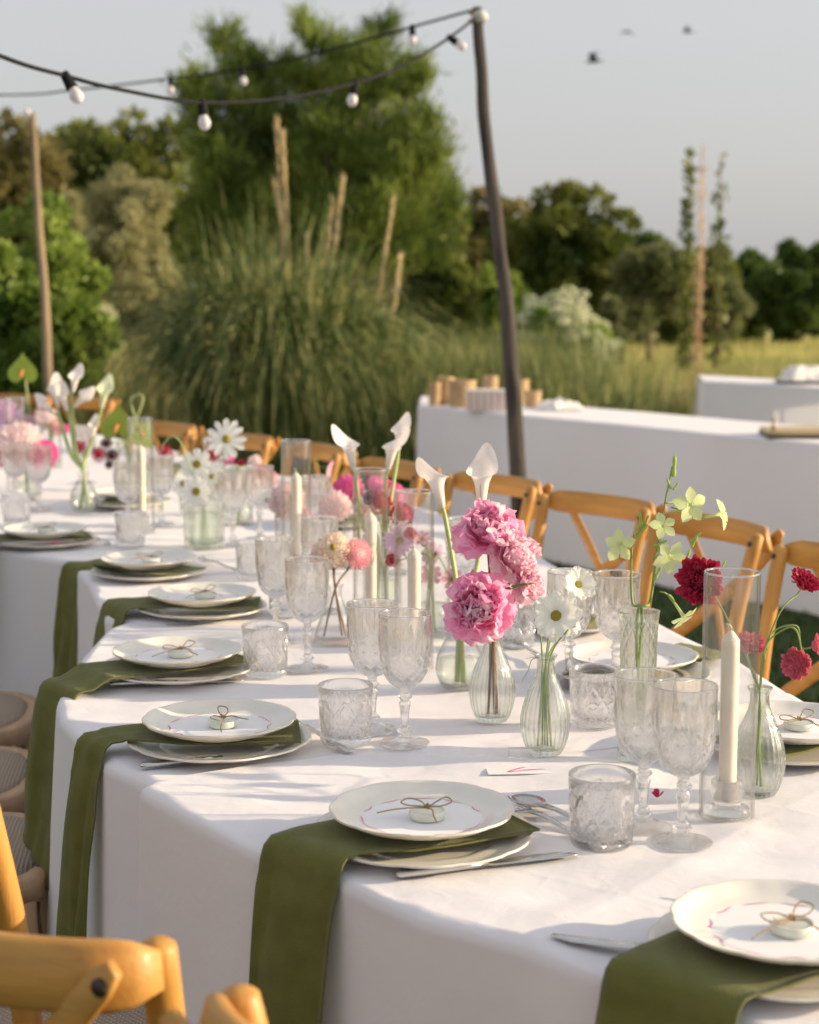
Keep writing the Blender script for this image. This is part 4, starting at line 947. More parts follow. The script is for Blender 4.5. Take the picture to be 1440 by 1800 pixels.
for (x, y, lab) in [(1057, 1492, 'cut crystal tumbler in front of the goblets, nearest to the camera'),
                    (608, 1312, 'cut crystal tumbler behind the second plate from the front'),
                    (467, 1192, 'cut crystal tumbler right of the third plate from the front'),
                    (1046, 1280, 'cut crystal tumbler behind the white cosmos vase'),
                    (445, 1022, 'blurred cut crystal tumbler below the square daisy vase'),
                    (506, 1085, 'blurred cut crystal tumbler left of the dahlia vase'),
                    (230, 962, 'blurred cut crystal tumbler behind the sixth plate'),
                    (30, 925, 'blurred cut crystal tumbler behind the farthest left plate'),
                    (905, 1140, 'cut crystal tumbler on the far side, behind the peonies'),
                    (338, 905, 'blurred cut crystal tumbler behind the square daisy vase')]:
    p = P(x, y); p.z = .7545; thing('tumbler', lab, 'tumbler', p, R(hash(lab) % 7 * 0 + x % 45), 'cut crystal tumblers', me=TUM)
for (x, y, lab) in [(1199, 1488, 'cut crystal goblet right of the front tumbler, foot fully in view'),
                    (1130, 1462, 'cut crystal goblet behind the front tumbler, left of the foremost goblet'),
                    (712, 1312, 'cut crystal goblet in the middle, right one of the pair behind the second tumbler'),
                    (655, 1288, 'cut crystal goblet, left one of the pair behind the second tumbler'),
                    (541, 1180, 'cut crystal goblet left of the dahlia vase'),
                    (486, 1130, 'soft-focus crystal goblet behind the third tumbler'),
                    (563, 1078, 'soft-focus crystal goblet directly behind the cream dahlia'),
                    (410, 962, 'blurred crystal goblet right of the square daisy vase'),
                    (457, 950, 'blurred crystal goblet left of the pale dahlia ball'),
                    (226, 940, 'blurred crystal goblet left of the far candle'),
                    (284, 925, 'blurred crystal goblet right of the far candle'),
                    (70, 900, 'blurred crystal goblet below the pink flowers, right of two'),
                    (28, 890, 'blurred crystal goblet below the pink flowers, left of two'),
                    (1000, 1210, 'crystal goblet behind the white cosmos, on the far side'),
                    (1082, 1215, 'crystal goblet behind the tall diamond vase, left of its neck'),
                    (815, 1080, 'crystal goblet behind the peonies on the far side'),
                    (556, 975, 'blurred crystal goblet right of the empty-looking candle tube'),
                    (700, 1010, 'blurred crystal goblet behind the crimson celosia'),
                    (380, 880, 'faint crystal goblet far behind the daisies'),
                    (150, 850, 'faint crystal goblet far behind the calla stems')]:
    p = P(x, y); p.z = .7545; thing('goblet', lab, 'goblet', p, R(x % 60), 'cut crystal goblets', me=GOB)
# candle tubes
TUBE = me_from(*g_lathe([(.034, 0), (.0345, .001), (.0345, .308), (.034, .310), (.0325, .310), (.032, .308), (.032, .001), (.0325, 0), (.034, 0)], 48), 'tube', True, M['clear'])
TRIM = me_from(*g_tube([(.0333 * math.cos(a), .0333 * math.sin(a), 0) for a in np.linspace(0, 2 * PI, 49)], .0013, 6), 'rim', True, M['crystal'])
HOLD = me_from(*g_lathe([(0, 0), (.027, 0), (.0285, .003), (.0265, .007), (.0275, .011), (.020, .014), (.016, .020), (.018, .026), (.0215, .031), (.0185, .036), (.0195, .041), (.0185, .046), (.0170, .047), (.0125, .046), (.0120, .022), (0, .021)], 96, lambda th, r, z, i: r * (1 + (.035 * abs(math.sin(12 * th)) if r > .017 else 0))), 'holder', True, M['crystal'])
def candle_mesh(h): return me_from(*g_lathe(smoothprof([(0, .0), (.0108, .0), (.0110, .01), (.0113, h * .5), (.0113, h - .020), (.0100, h - .011), (.0045, h - .003), (.0012, h), (0, h + .0005)], 3), 24, lambda th, r, z, i: r * (1 + .01 * math.sin(3 * th + z * 60))), 'wax', True, M['wax'])
CAN = candle_mesh(.215); WICK = me_from(*g_tube([(0, 0, 0), (.0003, 0, .004), (-.002, 0, .0075), (-.006, 0, .0085)], .0011, 5), 'wick', True, M['wick'])
def candle_set(x, y, who, h=1.0):
    p = P(x, y); p.z = .7545
    tb = thing('glass_tube', 'clear glass candle tube ' + who, 'candle tube', p, 0, 'glass candle tubes'); link('wall', TUBE, tb); link('rim', TRIM, tb, Matrix.Translation((0, 0, .3095)))
    thing('candle_holder', 'ribbed crystal candle holder inside the tube ' + who, 'candle holder', p + Vector((0, 0, .0004)), 0, 'crystal candle holders', me=HOLD)
    t = thing('taper_candle', 'unlit ivory candle inside the tube ' + who, 'candle', p + Vector((0, 0, .0215)), 0, 'ivory candles')
    link('wax', CAN, t); link('wick', WICK, t, Matrix.Translation((0, 0, .2145)))
    t.scale = (1, 1, h)
candle_set(1277, 1440, 'at the right, in front of the scabiosa vase', 1.0)
candle_set(728, 1178, 'just left of the peonies', .88)
candle_set(652, 1106, 'below the two white callas', .95)
candle_set(522, 1012, 'behind the pale dahlia ball')
candle_set(250, 938, 'left of the white daisies')
candle_set(32, 872, 'at the left edge behind the pink flowers')

# vases ------------------------------------------------------------
def vase_mesh(outer, seg, mod=None, t=.0018, mtl='vase', sm=4, flat=False):
    o = smoothprof(outer, sm); inn = [(max(r - t, .0015), z) for r, z in reversed(o) if z > .006 and r > .004]
    return me_from(*g_lathe(o + inn + [(0, .007)], seg, mod), 'vase_body', not flat, M[mtl])
BOT = vase_mesh([(0, 0), (.021, 0), (.0245, .002), (.031, .018), (.0350, .040), (.0335, .060), (.0265, .084), (.0170, .106), (.0130, .120), (.0125, .134), (.0155, .139), (.0165, .142)], 120,
                lambda th, r, z, i: r * (1 + .045 * (abs(math.cos(12 * th)) ** .8 - .5) * (1 if .004 < z < .108 and r > .012 else 0)))
DIA = vase_mesh([(0, 0), (.024, 0), (.0265, .003), (.0265, .05), (.0255, .12), (.0265, .18), (.028, .205), (.0295, .212)], 144,
                lambda th, r, z, i: r - .0020 * (max(groove(th / 2 / PI * 12 + z * 42, .4), groove(th / 2 / PI * 12 - z * 42, .4)) if .004 < z < .200 and r > .015 else 0), t=.003, sm=12)
CON = vase_mesh([(0, 0), (.038, 0), (.0405, .003), (.0375, .020), (.027, .050), (.0165, .075), (.0125, .088), (.0125, .102), (.0165, .108)], 56, mtl='clear')
BUL = vase_mesh([(0, 0), (.018, 0), (.030, .004), (.0395, .028), (.0375, .055), (.024, .082), (.0155, .095), (.0150, .112), (.0185, .118)], 56, mtl='clear')
CYL = vase_mesh([(0, 0), (.038, 0), (.040, .002), (.040, .08), (.040, .15), (.0405, .152)], 56, mtl='clear')
def sq_mesh():
    def mod(th, r, z, i):
        if r < .01: return r
        n_ = 7; return r / (abs(math.cos(th)) ** n_ + abs(math.sin(th)) ** n_) ** (1 / n_)
    return vase_mesh([(0, 0), (.040, 0), (.043, .002), (.043, .08), (.042, .118), (.032, .130), (.030, .150), (.032, .152)], 72, mod, mtl='vase', t=.003)
SQ = sq_mesh()
def vase(px, py, me, label, water=None, group='bud vases on the dining table', rz=0):
    p = P(px, py); p.z = .7545; t = thing('vase', label, 'vase', p, rz, group); link('glass_wall', me, t)
    if water:
        r, h = water; prof = [(0, .0075), (r * .75, .0076), (r * .95, .012), (r, h * .6), (r * .98, h), (0, h)]
        link('water', me_from(*g_lathe(prof, 32), 'water', True, M['water']), t)
    return p
V_PEO = vase(865, 1270, BOT, 'ribbed bottle vase holding the pink peonies')
V_COS = vase(958, 1328, BOT, 'ribbed bottle vase holding the white cosmos', rz=.3)
V_SCA = vase(1331, 1400, BOT, 'ribbed bottle vase with crimson scabiosa, behind the candle tube', rz=.7)
V_NIC = vase(1119, 1340, DIA, 'tall diamond-cut vase holding the green nicotiana')
V_DAH = vase(590, 1132, CON, 'small conical flask vase with the cream and pink dahlias')
V_CAL = vase(808, 1214, BUL, 'round bulb vase of calla stems behind the peony vase', (.034, .05))
V_DAI = vase(359, 966, SQ, 'square green-tinted bottle vase with the white daisies', (.037, .09), rz=.5)
V_FAR = vase(148, 902, BUL, 'round vase at the far left with long calla stems', (.034, .05))
V_C2 = vase(672, 1075, CYL, 'cylinder vase of pink blooms behind the candles', (.036, .06))
V_LIL = vase(755, 1120, CYL, 'cylinder vase holding lilac and pink cosmos beside the candle tube', (.036, .06))
V_HP = vase(632, 1000, CYL, 'blurred cylinder vase under the hot pink dahlias', (.036, .06))
V_PB = vase(512, 985, CYL, 'blurred cylinder vase under the pale dahlia ball', (.036, .06))
V_PK = vase(48, 880, CYL, 'blurred cylinder vase under the pink peonies at the left edge', (.036, .06))
V_AN = vase(228, 860, CYL, 'blurred cylinder vase holding the green anthuriums', (.036, .06))
V_CR = vase(420, 925, CYL, 'blurred cylinder vase with crimson and white flowers', (.036, .06))
V_F2 = vase(90, 822, CYL, 'farthest vase at the left, with dusty pink flowers', (.036, .06))

# ================================================================== FLOWERS
F = {}
F['stem'] = mat('green_stem', (.20, .30, .06), .5, (.28, .38, .10), scale=30, transl=.1)
F['stemdark'] = mat('woody_stem', (.20, .10, .05), .6, (.26, .16, .07), scale=40)
F['stempale'] = mat('pale_stem', (.42, .52, .18), .45, (.5, .58, .26), scale=20, transl=.15)
F['leaf'] = mat('leaf_green', (.06, .12, .03), .5, (.10, .17, .04), scale=30, transl=.2)
F['peony'] = petalmat('peony_pink', (.95, .42, .66), (.96, .58, .76), 22, .55)
F['peonylight'] = petalmat('peony_light', (.96, .62, .74), (.96, .74, .80), 25, .55)
F['peonyedge'] = petalmat('peony_edge', (.97, .68, .82), (.97, .84, .89), 25, .55)
F['hot'] = petalmat('hot_pink', (.90, .18, .50), (.92, .30, .58), 40)
F['cream'] = petalmat('cream_petal', (.95, .88, .72), (.95, .78, .72), 30)
F['palepink'] = petalmat('pale_pink_petal', (.95, .74, .76), (.95, .86, .83), 30)
F['coral'] = petalmat('coral_pink_petal', (.93, .48, .54), (.95, .66, .68), 30)
F['white'] = petalmat('white_petal', (.93, .93, .90), (.91, .92, .86), 30)
F['calla'] = petalmat('calla_white', (.94, .90, .84), (.94, .84, .82), 25, .3)
F['callagreen'] = petalmat('calla_green', (.70, .76, .46), (.80, .82, .62), 25, .3)
F['yellow'] = mat('yellow_disc', (.72, .50, .04), .8, (.50, .42, .05), scale=300, bump=.8, bscale=400)
F['lilac'] = petalmat('lilac_petal', (.72, .48, .68), (.80, .62, .78), 30)
F['cosmospink'] = petalmat('cosmos_pink', (.84, .34, .48), (.86, .52, .62), 30)
F['crimson'] = petalmat('crimson_petal', (.42, .015, .05), (.60, .05, .12), 60, .25)
F['maroon'] = petalmat('maroon_petal', (.05, .006, .015), (.10, .01, .02), 60, .15)
F['scab'] = petalmat('scabiosa_pink', (.66, .12, .20), (.72, .24, .30), 60, .3)
F['nic'] = petalmat('nicotiana', (.66, .76, .32), (.78, .84, .50), 40, .4)
F['nicdark'] = petalmat('nicotiana_bud', (.40, .54, .12), (.52, .64, .2), 40, .3)
F['anth'] = petalmat('anthurium_green', (.22, .34, .05), (.36, .42, .07), 20, .3)
F['anthred'] = mat('anthurium_edge', (.38, .16, .07), .4)
F['spadix'] = mat('orange_spadix', (.72, .22, .07), .6)
def petal_me(L, Wd, cup=.2, curl=.1, ruf=0, tip='round', m='white', nu=6, nv=6, seed=0, neck=.25):
    v = []; rnd = random.Random(seed)
    for i in range(nu + 1):
        t = i / nu
        if tip == 'round': wp = (neck + (1 - neck) * math.sin(PI * min(t * .62 + .02, 1)) ** .8) * (1 if t < .85 else (1 - ((t - .85) / .15) ** 2 * .45))
        elif tip == 'point': wp = max(.02, math.sin(PI * min(1, t ** .75)) ** .9)
        elif tip == 'spoon': wp = neck + (1 - neck) * t ** .6; wp *= 1 if t < .8 else (1 - ((t - .8) / .2) ** 2 * .55)
        for j in range(nv + 1):
            u = j / nv * 2 - 1; x = u * Wd / 2 * wp; fr = 0
            if tip == 'spoon' and i == nu: fr = L * .06 * (1 if j % 2 else -.6)
            if tip == 'round' and i == nu: fr = -L * .10 * u * u + L * .035 * rnd.uniform(-1, 1) * (ruf > 0)
            y = L * t + fr; z = curl * L * t * t + cup * Wd * (u * u) * wp + ruf * L * t * t * math.sin(u * 6 + seed * 2.1 + t * 3)
            v.append((x, y, z))
    k = nv + 1; return me_from(v, [(i * k + j, i * k + j + 1, (i + 1) * k + j + 1, (i + 1) * k + j) for i in range(nu) for j in range(nv)], 'petal', True, F[m])
def frame(pos, dirv, spin=0):
    return Matrix.Translation(pos) @ Vector(dirv).normalized().to_track_quat('Z', 'Y').to_matrix().to_4x4() @ Matrix.Rotation(spin, 4, 'Z')
def pet_mtx(az, el, r, z, sc=1, roll=0):
    return Matrix.Rotation(az, 4, 'Z') @ Matrix.Translation((0, r, z)) @ Matrix.Rotation(el, 4, 'X') @ Matrix.Rotation(roll, 4, 'Y') @ Matrix.Scale(sc, 4)
def join_petals(me, mats, m, name):
    mb = MB(); base = [Vector(v.co) for v in me.vertices]; fs = [tuple(p.vertices) for p in me.polygons]
    for mt in mats: mb.add([mt @ q for q in base], fs)
    return mb.mesh(name, m)
DISC = me_from(*g_lathe([(0, 0), (1, 0), (1.0, .25), (.8, .5), (.45, .6), (0, .5)], 20, lambda th, r, z, i: r * (1 + .06 * math.sin(9 * th + z * 20))), 'disc', True, F['yellow'])
DISC_BIG = DISC
COS = [petal_me(1, .72, .10, .06, .04, 'spoon', 'white', 7, 8, s, .22) for s in range(3)]
DAI = [petal_me(1, .34, .12, -.05, .0, 'round', 'white', 6, 4, s, .3) for s in range(2)]
LIL = [petal_me(1, .30, .12, .05, .0, 'round', 'lilac', 6, 4, s, .3) for s in range(2)]
CPK = [petal_me(1, .62, .12, .10, .03, 'spoon', 'cosmospink', 6, 6, s, .22) for s in range(2)]
LWD = [petal_me(1, .7, .12, .10, .03, 'spoon', 'lilac', 6, 6, s, .22) for s in range(2)]
def daisy(t, mt, r, n, pet, layers=1, disc=.22, el=.12, sub='bloom'):
    for L_ in range(layers):
        for k in range(n):
            link('petal', pet[(k + L_) % len(pet)], t, mt @ Matrix.Scale(r, 4) @ pet_mtx(2 * PI * (k + L_ * .5) / n + random.uniform(-.07, .07), el + L_ * .16 + random.uniform(-.08, .08), disc * .6, .03 + .05 * L_, random.uniform(.92, 1.05) * (1 - disc * .6 - .1 * L_)))
    link('flower_centre', DISC, t, mt @ Matrix.Scale(r, 4) @ Matrix.Scale(disc, 4))
def peony(t, mt, r, c_out='peony', seed=1, n_in=36):
    rnd = random.Random(seed); G = [petal_me(1, 1.05, .26, .10, .05, 'round', c_out, 9, 12, seed + s, .3) for s in range(3)]; I = [petal_me(1, .66, .30, .18, .11, 'round', 'peonyedge' if s == 0 else c_out, 9, 12, seed + s, .3) for s in range(3)]
    for k in range(9): link('petal', G[k % 3], t, mt @ Matrix.Scale(r, 4) @ pet_mtx(k * 2.399 + rnd.uniform(-.2, .2), rnd.uniform(-.25, .35), .08, -.25, rnd.uniform(.85, 1.05), rnd.uniform(-.25, .25)))
    for k in range(9): link('petal', G[k % 3], t, mt @ Matrix.Scale(r, 4) @ pet_mtx(k * 2.399 + 1 + rnd.uniform(-.2, .2), rnd.uniform(.45, .95), .12, -.28, rnd.uniform(.8, .98), rnd.uniform(-.25, .25)))
    for k in range(n_in):
        q = (k + .5) / n_in; el = .55 + 1.0 * (1 - q) if k % 2 else .8 + .7 * rnd.random()
        link('petal', I[k % 3], t, mt @ Matrix.Scale(r, 4) @ pet_mtx(k * 2.399, el, .04 + .30 * math.sqrt(q) * rnd.uniform(.8, 1.1), -.22 + .1 * rnd.random(), rnd.uniform(.72, 1.06), rnd.uniform(-.5, .5)))
SMALL = {}
def small_petal(m, L=1, Wd=.5, tip='round', cup=.3, curl=.25): 
    k = (m, Wd, tip, cup); 
    if k not in SMALL: SMALL[k] = petal_me(L, Wd, cup, curl, 0, tip, m, 3, 2, 1, .5)
    return SMALL[k]
def ball(t, mt, r, m, n=130, pl=.42, Wd=.55, flat=.75, core=None, name='petals', lo=-.55):
    me = small_petal(m, 1, Wd); mats = []
    for k in range(n):
        z = 1 - (1 - lo) * (k + .5) / n; a = k * 2.39996; rr = math.sqrt(max(0, 1 - z * z)); d = Vector((rr * math.cos(a), rr * math.sin(a), z * flat))
        out = (d.normalized() + Vector((0, 0, .25 if z < .6 else .05)) + Vector([random.uniform(-.15, .15)] * 3)).normalized(); sc = pl * (1.05 - .45 * max(0, z)) * random.uniform(.72, 1.2)
        mats.append(Matrix.Translation(d * (1 - pl * .75)) @ out.to_track_quat('Y', 'Z').to_matrix().to_4x4() @ Matrix.Rotation(random.uniform(-.6, .6), 4, 'Y') @ Matrix.Scale(sc, 4))
    link(name, join_petals(me, mats, F[m], name), t, mt @ Matrix.Scale(r, 4))
    if name == 'petals': link('heart', me_from(*g_lathe([(0, -.45), (.4, -.35), (.62, 0), (.5, .36 * flat / .8), (0, .5 * flat / .8)], 14), 'heart', True, F[m]), t, mt @ Matrix.Scale(r, 4))
    if core: link('flower_centre', me_from(*g_lathe([(0, .0), (.2, .0), (.2, .1), (0, .18)], 10), 'centre', True, F[core]), t, mt @ Matrix.Scale(r, 4) @ Matrix.Translation((0, 0, flat * .92)))
def calyx(t, mt, r, m='leaf'):
    link('calyx', me_from(*g_lathe([(0, -.5), (.18, -.4), (.35, -.15), (.4, 0), (0, .02)], 10), 'calyx', True, F[m]), t, mt @ Matrix.Scale(r, 4))
def stem(t, pts, r0, r1, m='stem', name='stem', n=6):
    path = spline(pts, n); k = len(path); link(name, me_from(*g_tube(path, [r0 + (r1 - r0) * i / (k - 1) for i in range(k)], 7), 'stem', True, F[m]), t)
def flower(name, label, cat, vbase, foot, head, dirv, mids=(), neck=None, r0=.0022, r1=.0016, sm='stem', group=None, back=.0):
    """thing standing in a vase: an Empty at the stem's foot; returns (thing, bloom matrix)"""
    b = vbase + Vector((foot[0], foot[1], .010)); t = thing(name, label, cat, b, 0, group)
    pts = [Vector((0, 0, 0))]
    if neck: pts.append(vbase + Vector(neck) - b)
    pts += [m_ - b for m_ in mids]; d = Vector(dirv).normalized(); pts += [head - d * back - d * .02 - b, head - d * back - b]
    stem(t, pts, r0, r1, sm); return t, frame(head - b, d)
def dep(v, k=0): return depth(v) + k
def calla_me(L, rad, m, lipw=1.0):
    v = []; nu, nv = 16, 22
    for i in range(nu + 1):
        t = i / nu
        for j in range(nv + 1):
            u = j / nv; a = (u - .5) * 2 * PI * .985; back = math.cos(a / 2) ** 2    # a=0 is the pointed back, a=+-pi the open front seam
            r = rad * (.20 + .42 * t ** .7 + (.62 * max(0, (t - .5) / .5) ** 2) * lipw)
            h = L * t * (.66 + .34 * back ** 1.4)
            tipx = max(0, (t - .75) / .25) * back ** 8 * L * .26
            cx_ = 0; x = r * math.sin(a); y = r * math.cos(a)
            y += .28 * rad * max(0, (t - .5) / .5) ** 2 * back
            if t > .85: h -= (t - .85) / .15 * L * .07 * (1 - back ** 6) ; 
            x *= 1 + .10 * math.sin(3 * a + .6) * max(0, t - .6); v.append((x, y, h + tipx))
    k = nv + 1; f = [(i * k + j, i * k + j + 1, (i + 1) * k + j + 1, (i + 1) * k + j) for i in range(nu) for j in range(nv)]
    return me_from(v, f, 'spathe', True, F[m])
CALLA = calla_me(1, .27, 'calla', .8); CALLAN = calla_me(1, .25, 'callagreen', .9)
SPX = me_from(*g_tube([(0, 0, .1), (0, 0, .3), (0, .01, .55)], [.05, .05, .03], 8), 'spadix', True, F['yellow'])
def calla(label, vb, foot, head, dirv, L, mids=(), neck=None, spin=0, me=None, group='calla lilies', tm='stempale', r=.0045):
    t, mt = flower('calla_lily', label, 'calla lily', vb, foot, head, dirv, mids, neck, r, r * .85, tm, group)
    mt = mt @ Matrix.Rotation(spin, 4, 'Z'); link('spathe', me or CALLA, t, mt @ Matrix.Scale(L, 4)); link('spadix', SPX, t, mt @ Matrix.Scale(L * .9, 4))
    link('green_throat', me_from(*g_lathe([(0, -.02), (.06, 0), (.075, .08), (.088, .2)], 14), 'green_throat', True, F['callagreen']), t, mt @ Matrix.Scale(L, 4)); return t

toC = Vector((0, -1, .12))       # towards the camera side
# --- peonies
dP = dep(V_PEO)
def peo(label, px, py, rpx, dirv, dk=0, c='peony', seed=1, foot=(0, 0), n_in=36):
    h = W(px, py, dP + dk); t, mt = flower('peony', label, 'peony', V_PEO, foot, h, dirv, (), (foot[0] * .4, foot[1] * .4, .128), .0026, .0026, 'stemdark', 'pink peonies in the ribbed vase', rpx * dP / FPX * .4)
    peony(t, mt, rpx * dP / FPX, c, seed, n_in); return t
peo('large pink peony at the top of the bunch, beneath the upright calla', 858, 938, 60, (-.05, -.62, .75), .02, 'peony', 3, (.006, .004))
peo('loose pink peony with broad petals right of the bunch', 900, 985, 50, (.55, -.6, .45), .0, 'peonylight', 11, (.004, -.006), 26)
peo('lowest pink peony drooping over the lip of the ribbed vase', 846, 1070, 64, (-.25, -.9, .22), -.03, 'peony', 23, (-.006, -.003))
peo('small light pink peony at the right of the bunch', 925, 1028, 36, (.75, -.55, .1), -.01, 'peonylight', 31, (.008, 0), 30)
t = thing('peony_leaf', 'dark green peony leaf between the lower two pink peonies', 'leaf', W(880, 1042, dP - .05), 0)
link('blade', petal_me(.06, .016, .2, -.1, 0, 'point', 'leaf', 6, 4), t, Matrix.Rotation(R(-75), 4, 'Z') @ Matrix.Rotation(.3, 4, 'X')); stem(t, [(0, 0, 0), (-.01, .02, -.012), (-.02, .04, -.03)], .001, .0012)
# --- callas
dC = dep(V_CAL)
calla('pink-tinged white calla leaning left above the peonies', V_CAL, (.006, -.004), W(778, 893, dC), (-.26, -.1, 1), .078, (W(800, 1010, dC),), (.0, 0, .115), R(215))
calla('upright white calla with a pointed tip above the top peony', V_CAL, (-.004, .006), W(846, 893, dC + .02), (.03, .12, 1), .088, (W(838, 1000, dC + .03),), (.002, .004, .115), R(180))
dC2 = dep(V_C2)
calla('white calla curling to the right, left one above the candles', V_C2, (-.01, 0), W(622, 826, dC2), (-.22, 0, 1), .080, (W(640, 930, dC2),), (-.01, 0, .15), R(140))
calla('white calla opening to the right, above the candle tube', V_C2, (.008, .004), W(682, 826, dC2), (.22, -.1, 1), .075, (W(674, 930, dC2),), (.006, 0, .15), R(-130))
calla('small white calla flaring at the very top above the candle tube', V_C2, (.01, -.008), W(700, 792, dC2 + .05), (.10, 0, 1), .065, (W(684, 900, dC2 + .03),), (.01, 0, .15), R(-120))
dF = dep(V_FAR)
for (x, y, L, dv, sp, mm, lab) in [(118, 722, .085, (-.25, -.1, 1), 60, CALLA, 'lilac-white calla in front of the far left group'), (102, 716, .10, (-.12, 0, 1), -60, CALLA, 'tall lilac-white calla at the far left'),
                                   (128, 690, .085, (.2, 0, 1), -100, CALLA, 'highest lilac-white calla at the far left'), (130, 716, .08, (.7, 0, .7), -90, CALLA, 'lilac-white calla bending right at the far left'),
                                   (95, 728, .08, (-.7, 0, .7), 90, CALLA, 'lilac-white calla bending left at the far left'), (178, 718, .10, (.22, 0, 1), -90, CALLAN, 'green-white calla with a flat flared rim right of the far group'),
                                   (163, 768, .065, (.12, 0, 1), -90, CALLA, 'short white calla below the green-white one')]:
    L *= .84
    calla(lab, V_FAR, (.012 if x > 140 else -.01, 0), W(x, y, dF), dv, L, (W(140 + (x - 140) * .35, 800, dF),), (.002, 0, .112), R(sp), mm)
# --- white cosmos
dW = dep(V_COS)
def bloomset(kind, label, vb, px, py, rpx, dirv, dk=0, foot=(0, 0), mids=(), neck=None, group=None, **kw):
    D_ = dep(vb, dk); h = W(px, py, D_); r = rpx * D_ / FPX
    nm = {'cosmos': 'cosmos', 'daisy': 'daisy', 'lilac': 'lilac_daisy', 'pinkcosmos': 'pink_cosmos', 'lilaccosmos': 'pink_cosmos', 'ball': 'dahlia', 'peony': 'peony', 'scab': 'scabiosa', 'celosia': 'celosia'}[kind]
    sm = kw.get('sm', 'stem')
    t, mt = flower(nm, label, nm.replace('_', ' '), vb, foot, h, dirv, [W(a, b2, D_) for a, b2 in mids], neck, kw.get('r0', .0014), kw.get('r1', .0011), sm, group, back=r * .05)
    kw.setdefault('m', 'peony')
    if kind == 'cosmos': daisy(t, mt, r, 8, COS, kw.get('layers', 2), .24, .18)
    if kind == 'daisy': daisy(t, mt, r, kw.get('n', 13), DAI, 1, .2, .05)
    if kind == 'lilac': daisy(t, mt, r, 18, LIL, 1, .2, .1)
    if kind == 'pinkcosmos': daisy(t, mt, r, 8, CPK, 1, .2, .2)
    if kind == 'lilaccosmos': daisy(t, mt, r, 8, LWD, 1, .2, .4)
    if kind == 'ball': ball(t, mt, r, kw['m'], kw.get('n', 150), kw.get('pl', .42), kw.get('wd', .5), kw.get('flat', .8), kw.get('core'))
    if kind == 'scab': ball(t, mt, r, kw['m'], kw.get('n', 110), .5, .6, kw.get('flat', .45), None, lo=-.15); ball(t, mt @ Matrix.Translation((0, 0, r * .18)), r * .5, kw.get('m2', 'maroon'), 50, .5, .5, .5, None, 'inner_petals', 0)
    if kind == 'celosia': ball(t, mt, r, kw['m'], 170, .3, .5, 1.1, None)
    if kind == 'peony': peony(t, mt, r, kw.get('m', 'peony'), kw.get('seed', 5), 18)
    if kind not in ('daisy',): calyx(t, mt, r * .8)
    return t
NK = (0, 0, .13)
bloomset('cosmos', 'large white cosmos with a yellow centre facing the camera', V_COS, 977, 1082, 47, (.05, -1, .12), -.02, (.004, 0), (), NK, 'white cosmos')
bloomset('cosmos', 'smaller white cosmos behind and above the large one', V_COS, 1016, 1028, 33, (.25, -.9, .45), .03, (-.004, .004), ((1000, 1100),), NK, 'white cosmos')
bloomset('cosmos', 'white cosmos in profile tucked right of the large one', V_COS, 1003, 1092, 26, (.9, -.4, .3), .03, (.0, .006), (), NK, 'white cosmos', layers=1)
for i, (a, b2, lab) in enumerate([((.008, -.004), (.030, -.01, .17), 'bare green stem leaning right in the cosmos vase'), ((-.01, 0), (-.012, .004, .19), 'bare green stem upright in the cosmos vase')]):
    t = thing('flower_stem', lab, 'stem', V_COS + Vector((a[0], a[1], .01))); stem(t, [(0, 0, 0), (-a[0] * .5, -a[1] * .5, .12), (b2[0] - a[0], b2[1] - a[1], b2[2])], .0015, .0011)
t = thing('leaf_sprig', 'thin dark curling leaf at the left lip of the cosmos vase', 'sprig', V_COS + Vector((-.01, -.005, .139)))
D_ = dW - .02; b0 = V_COS + Vector((-.01, -.005, .139)); stem(t, [Vector((0, 0, 0)), W(935, 1160, D_) - b0, W(928, 1180, D_) - b0, W(917, 1198, D_) - b0], .0006, .0003, 'leaf', 'frond')
stem(t, [Vector((0, 0, 0)), W(938, 1155, D_) - b0, W(925, 1158, D_) - b0], .0005, .0002, 'leaf', 'frond'); stem(t, [Vector((0, 0, 0)), W(942, 1152, D_) - b0, W(932, 1148, D_) - b0], .0005, .0002, 'leaf', 'frond')
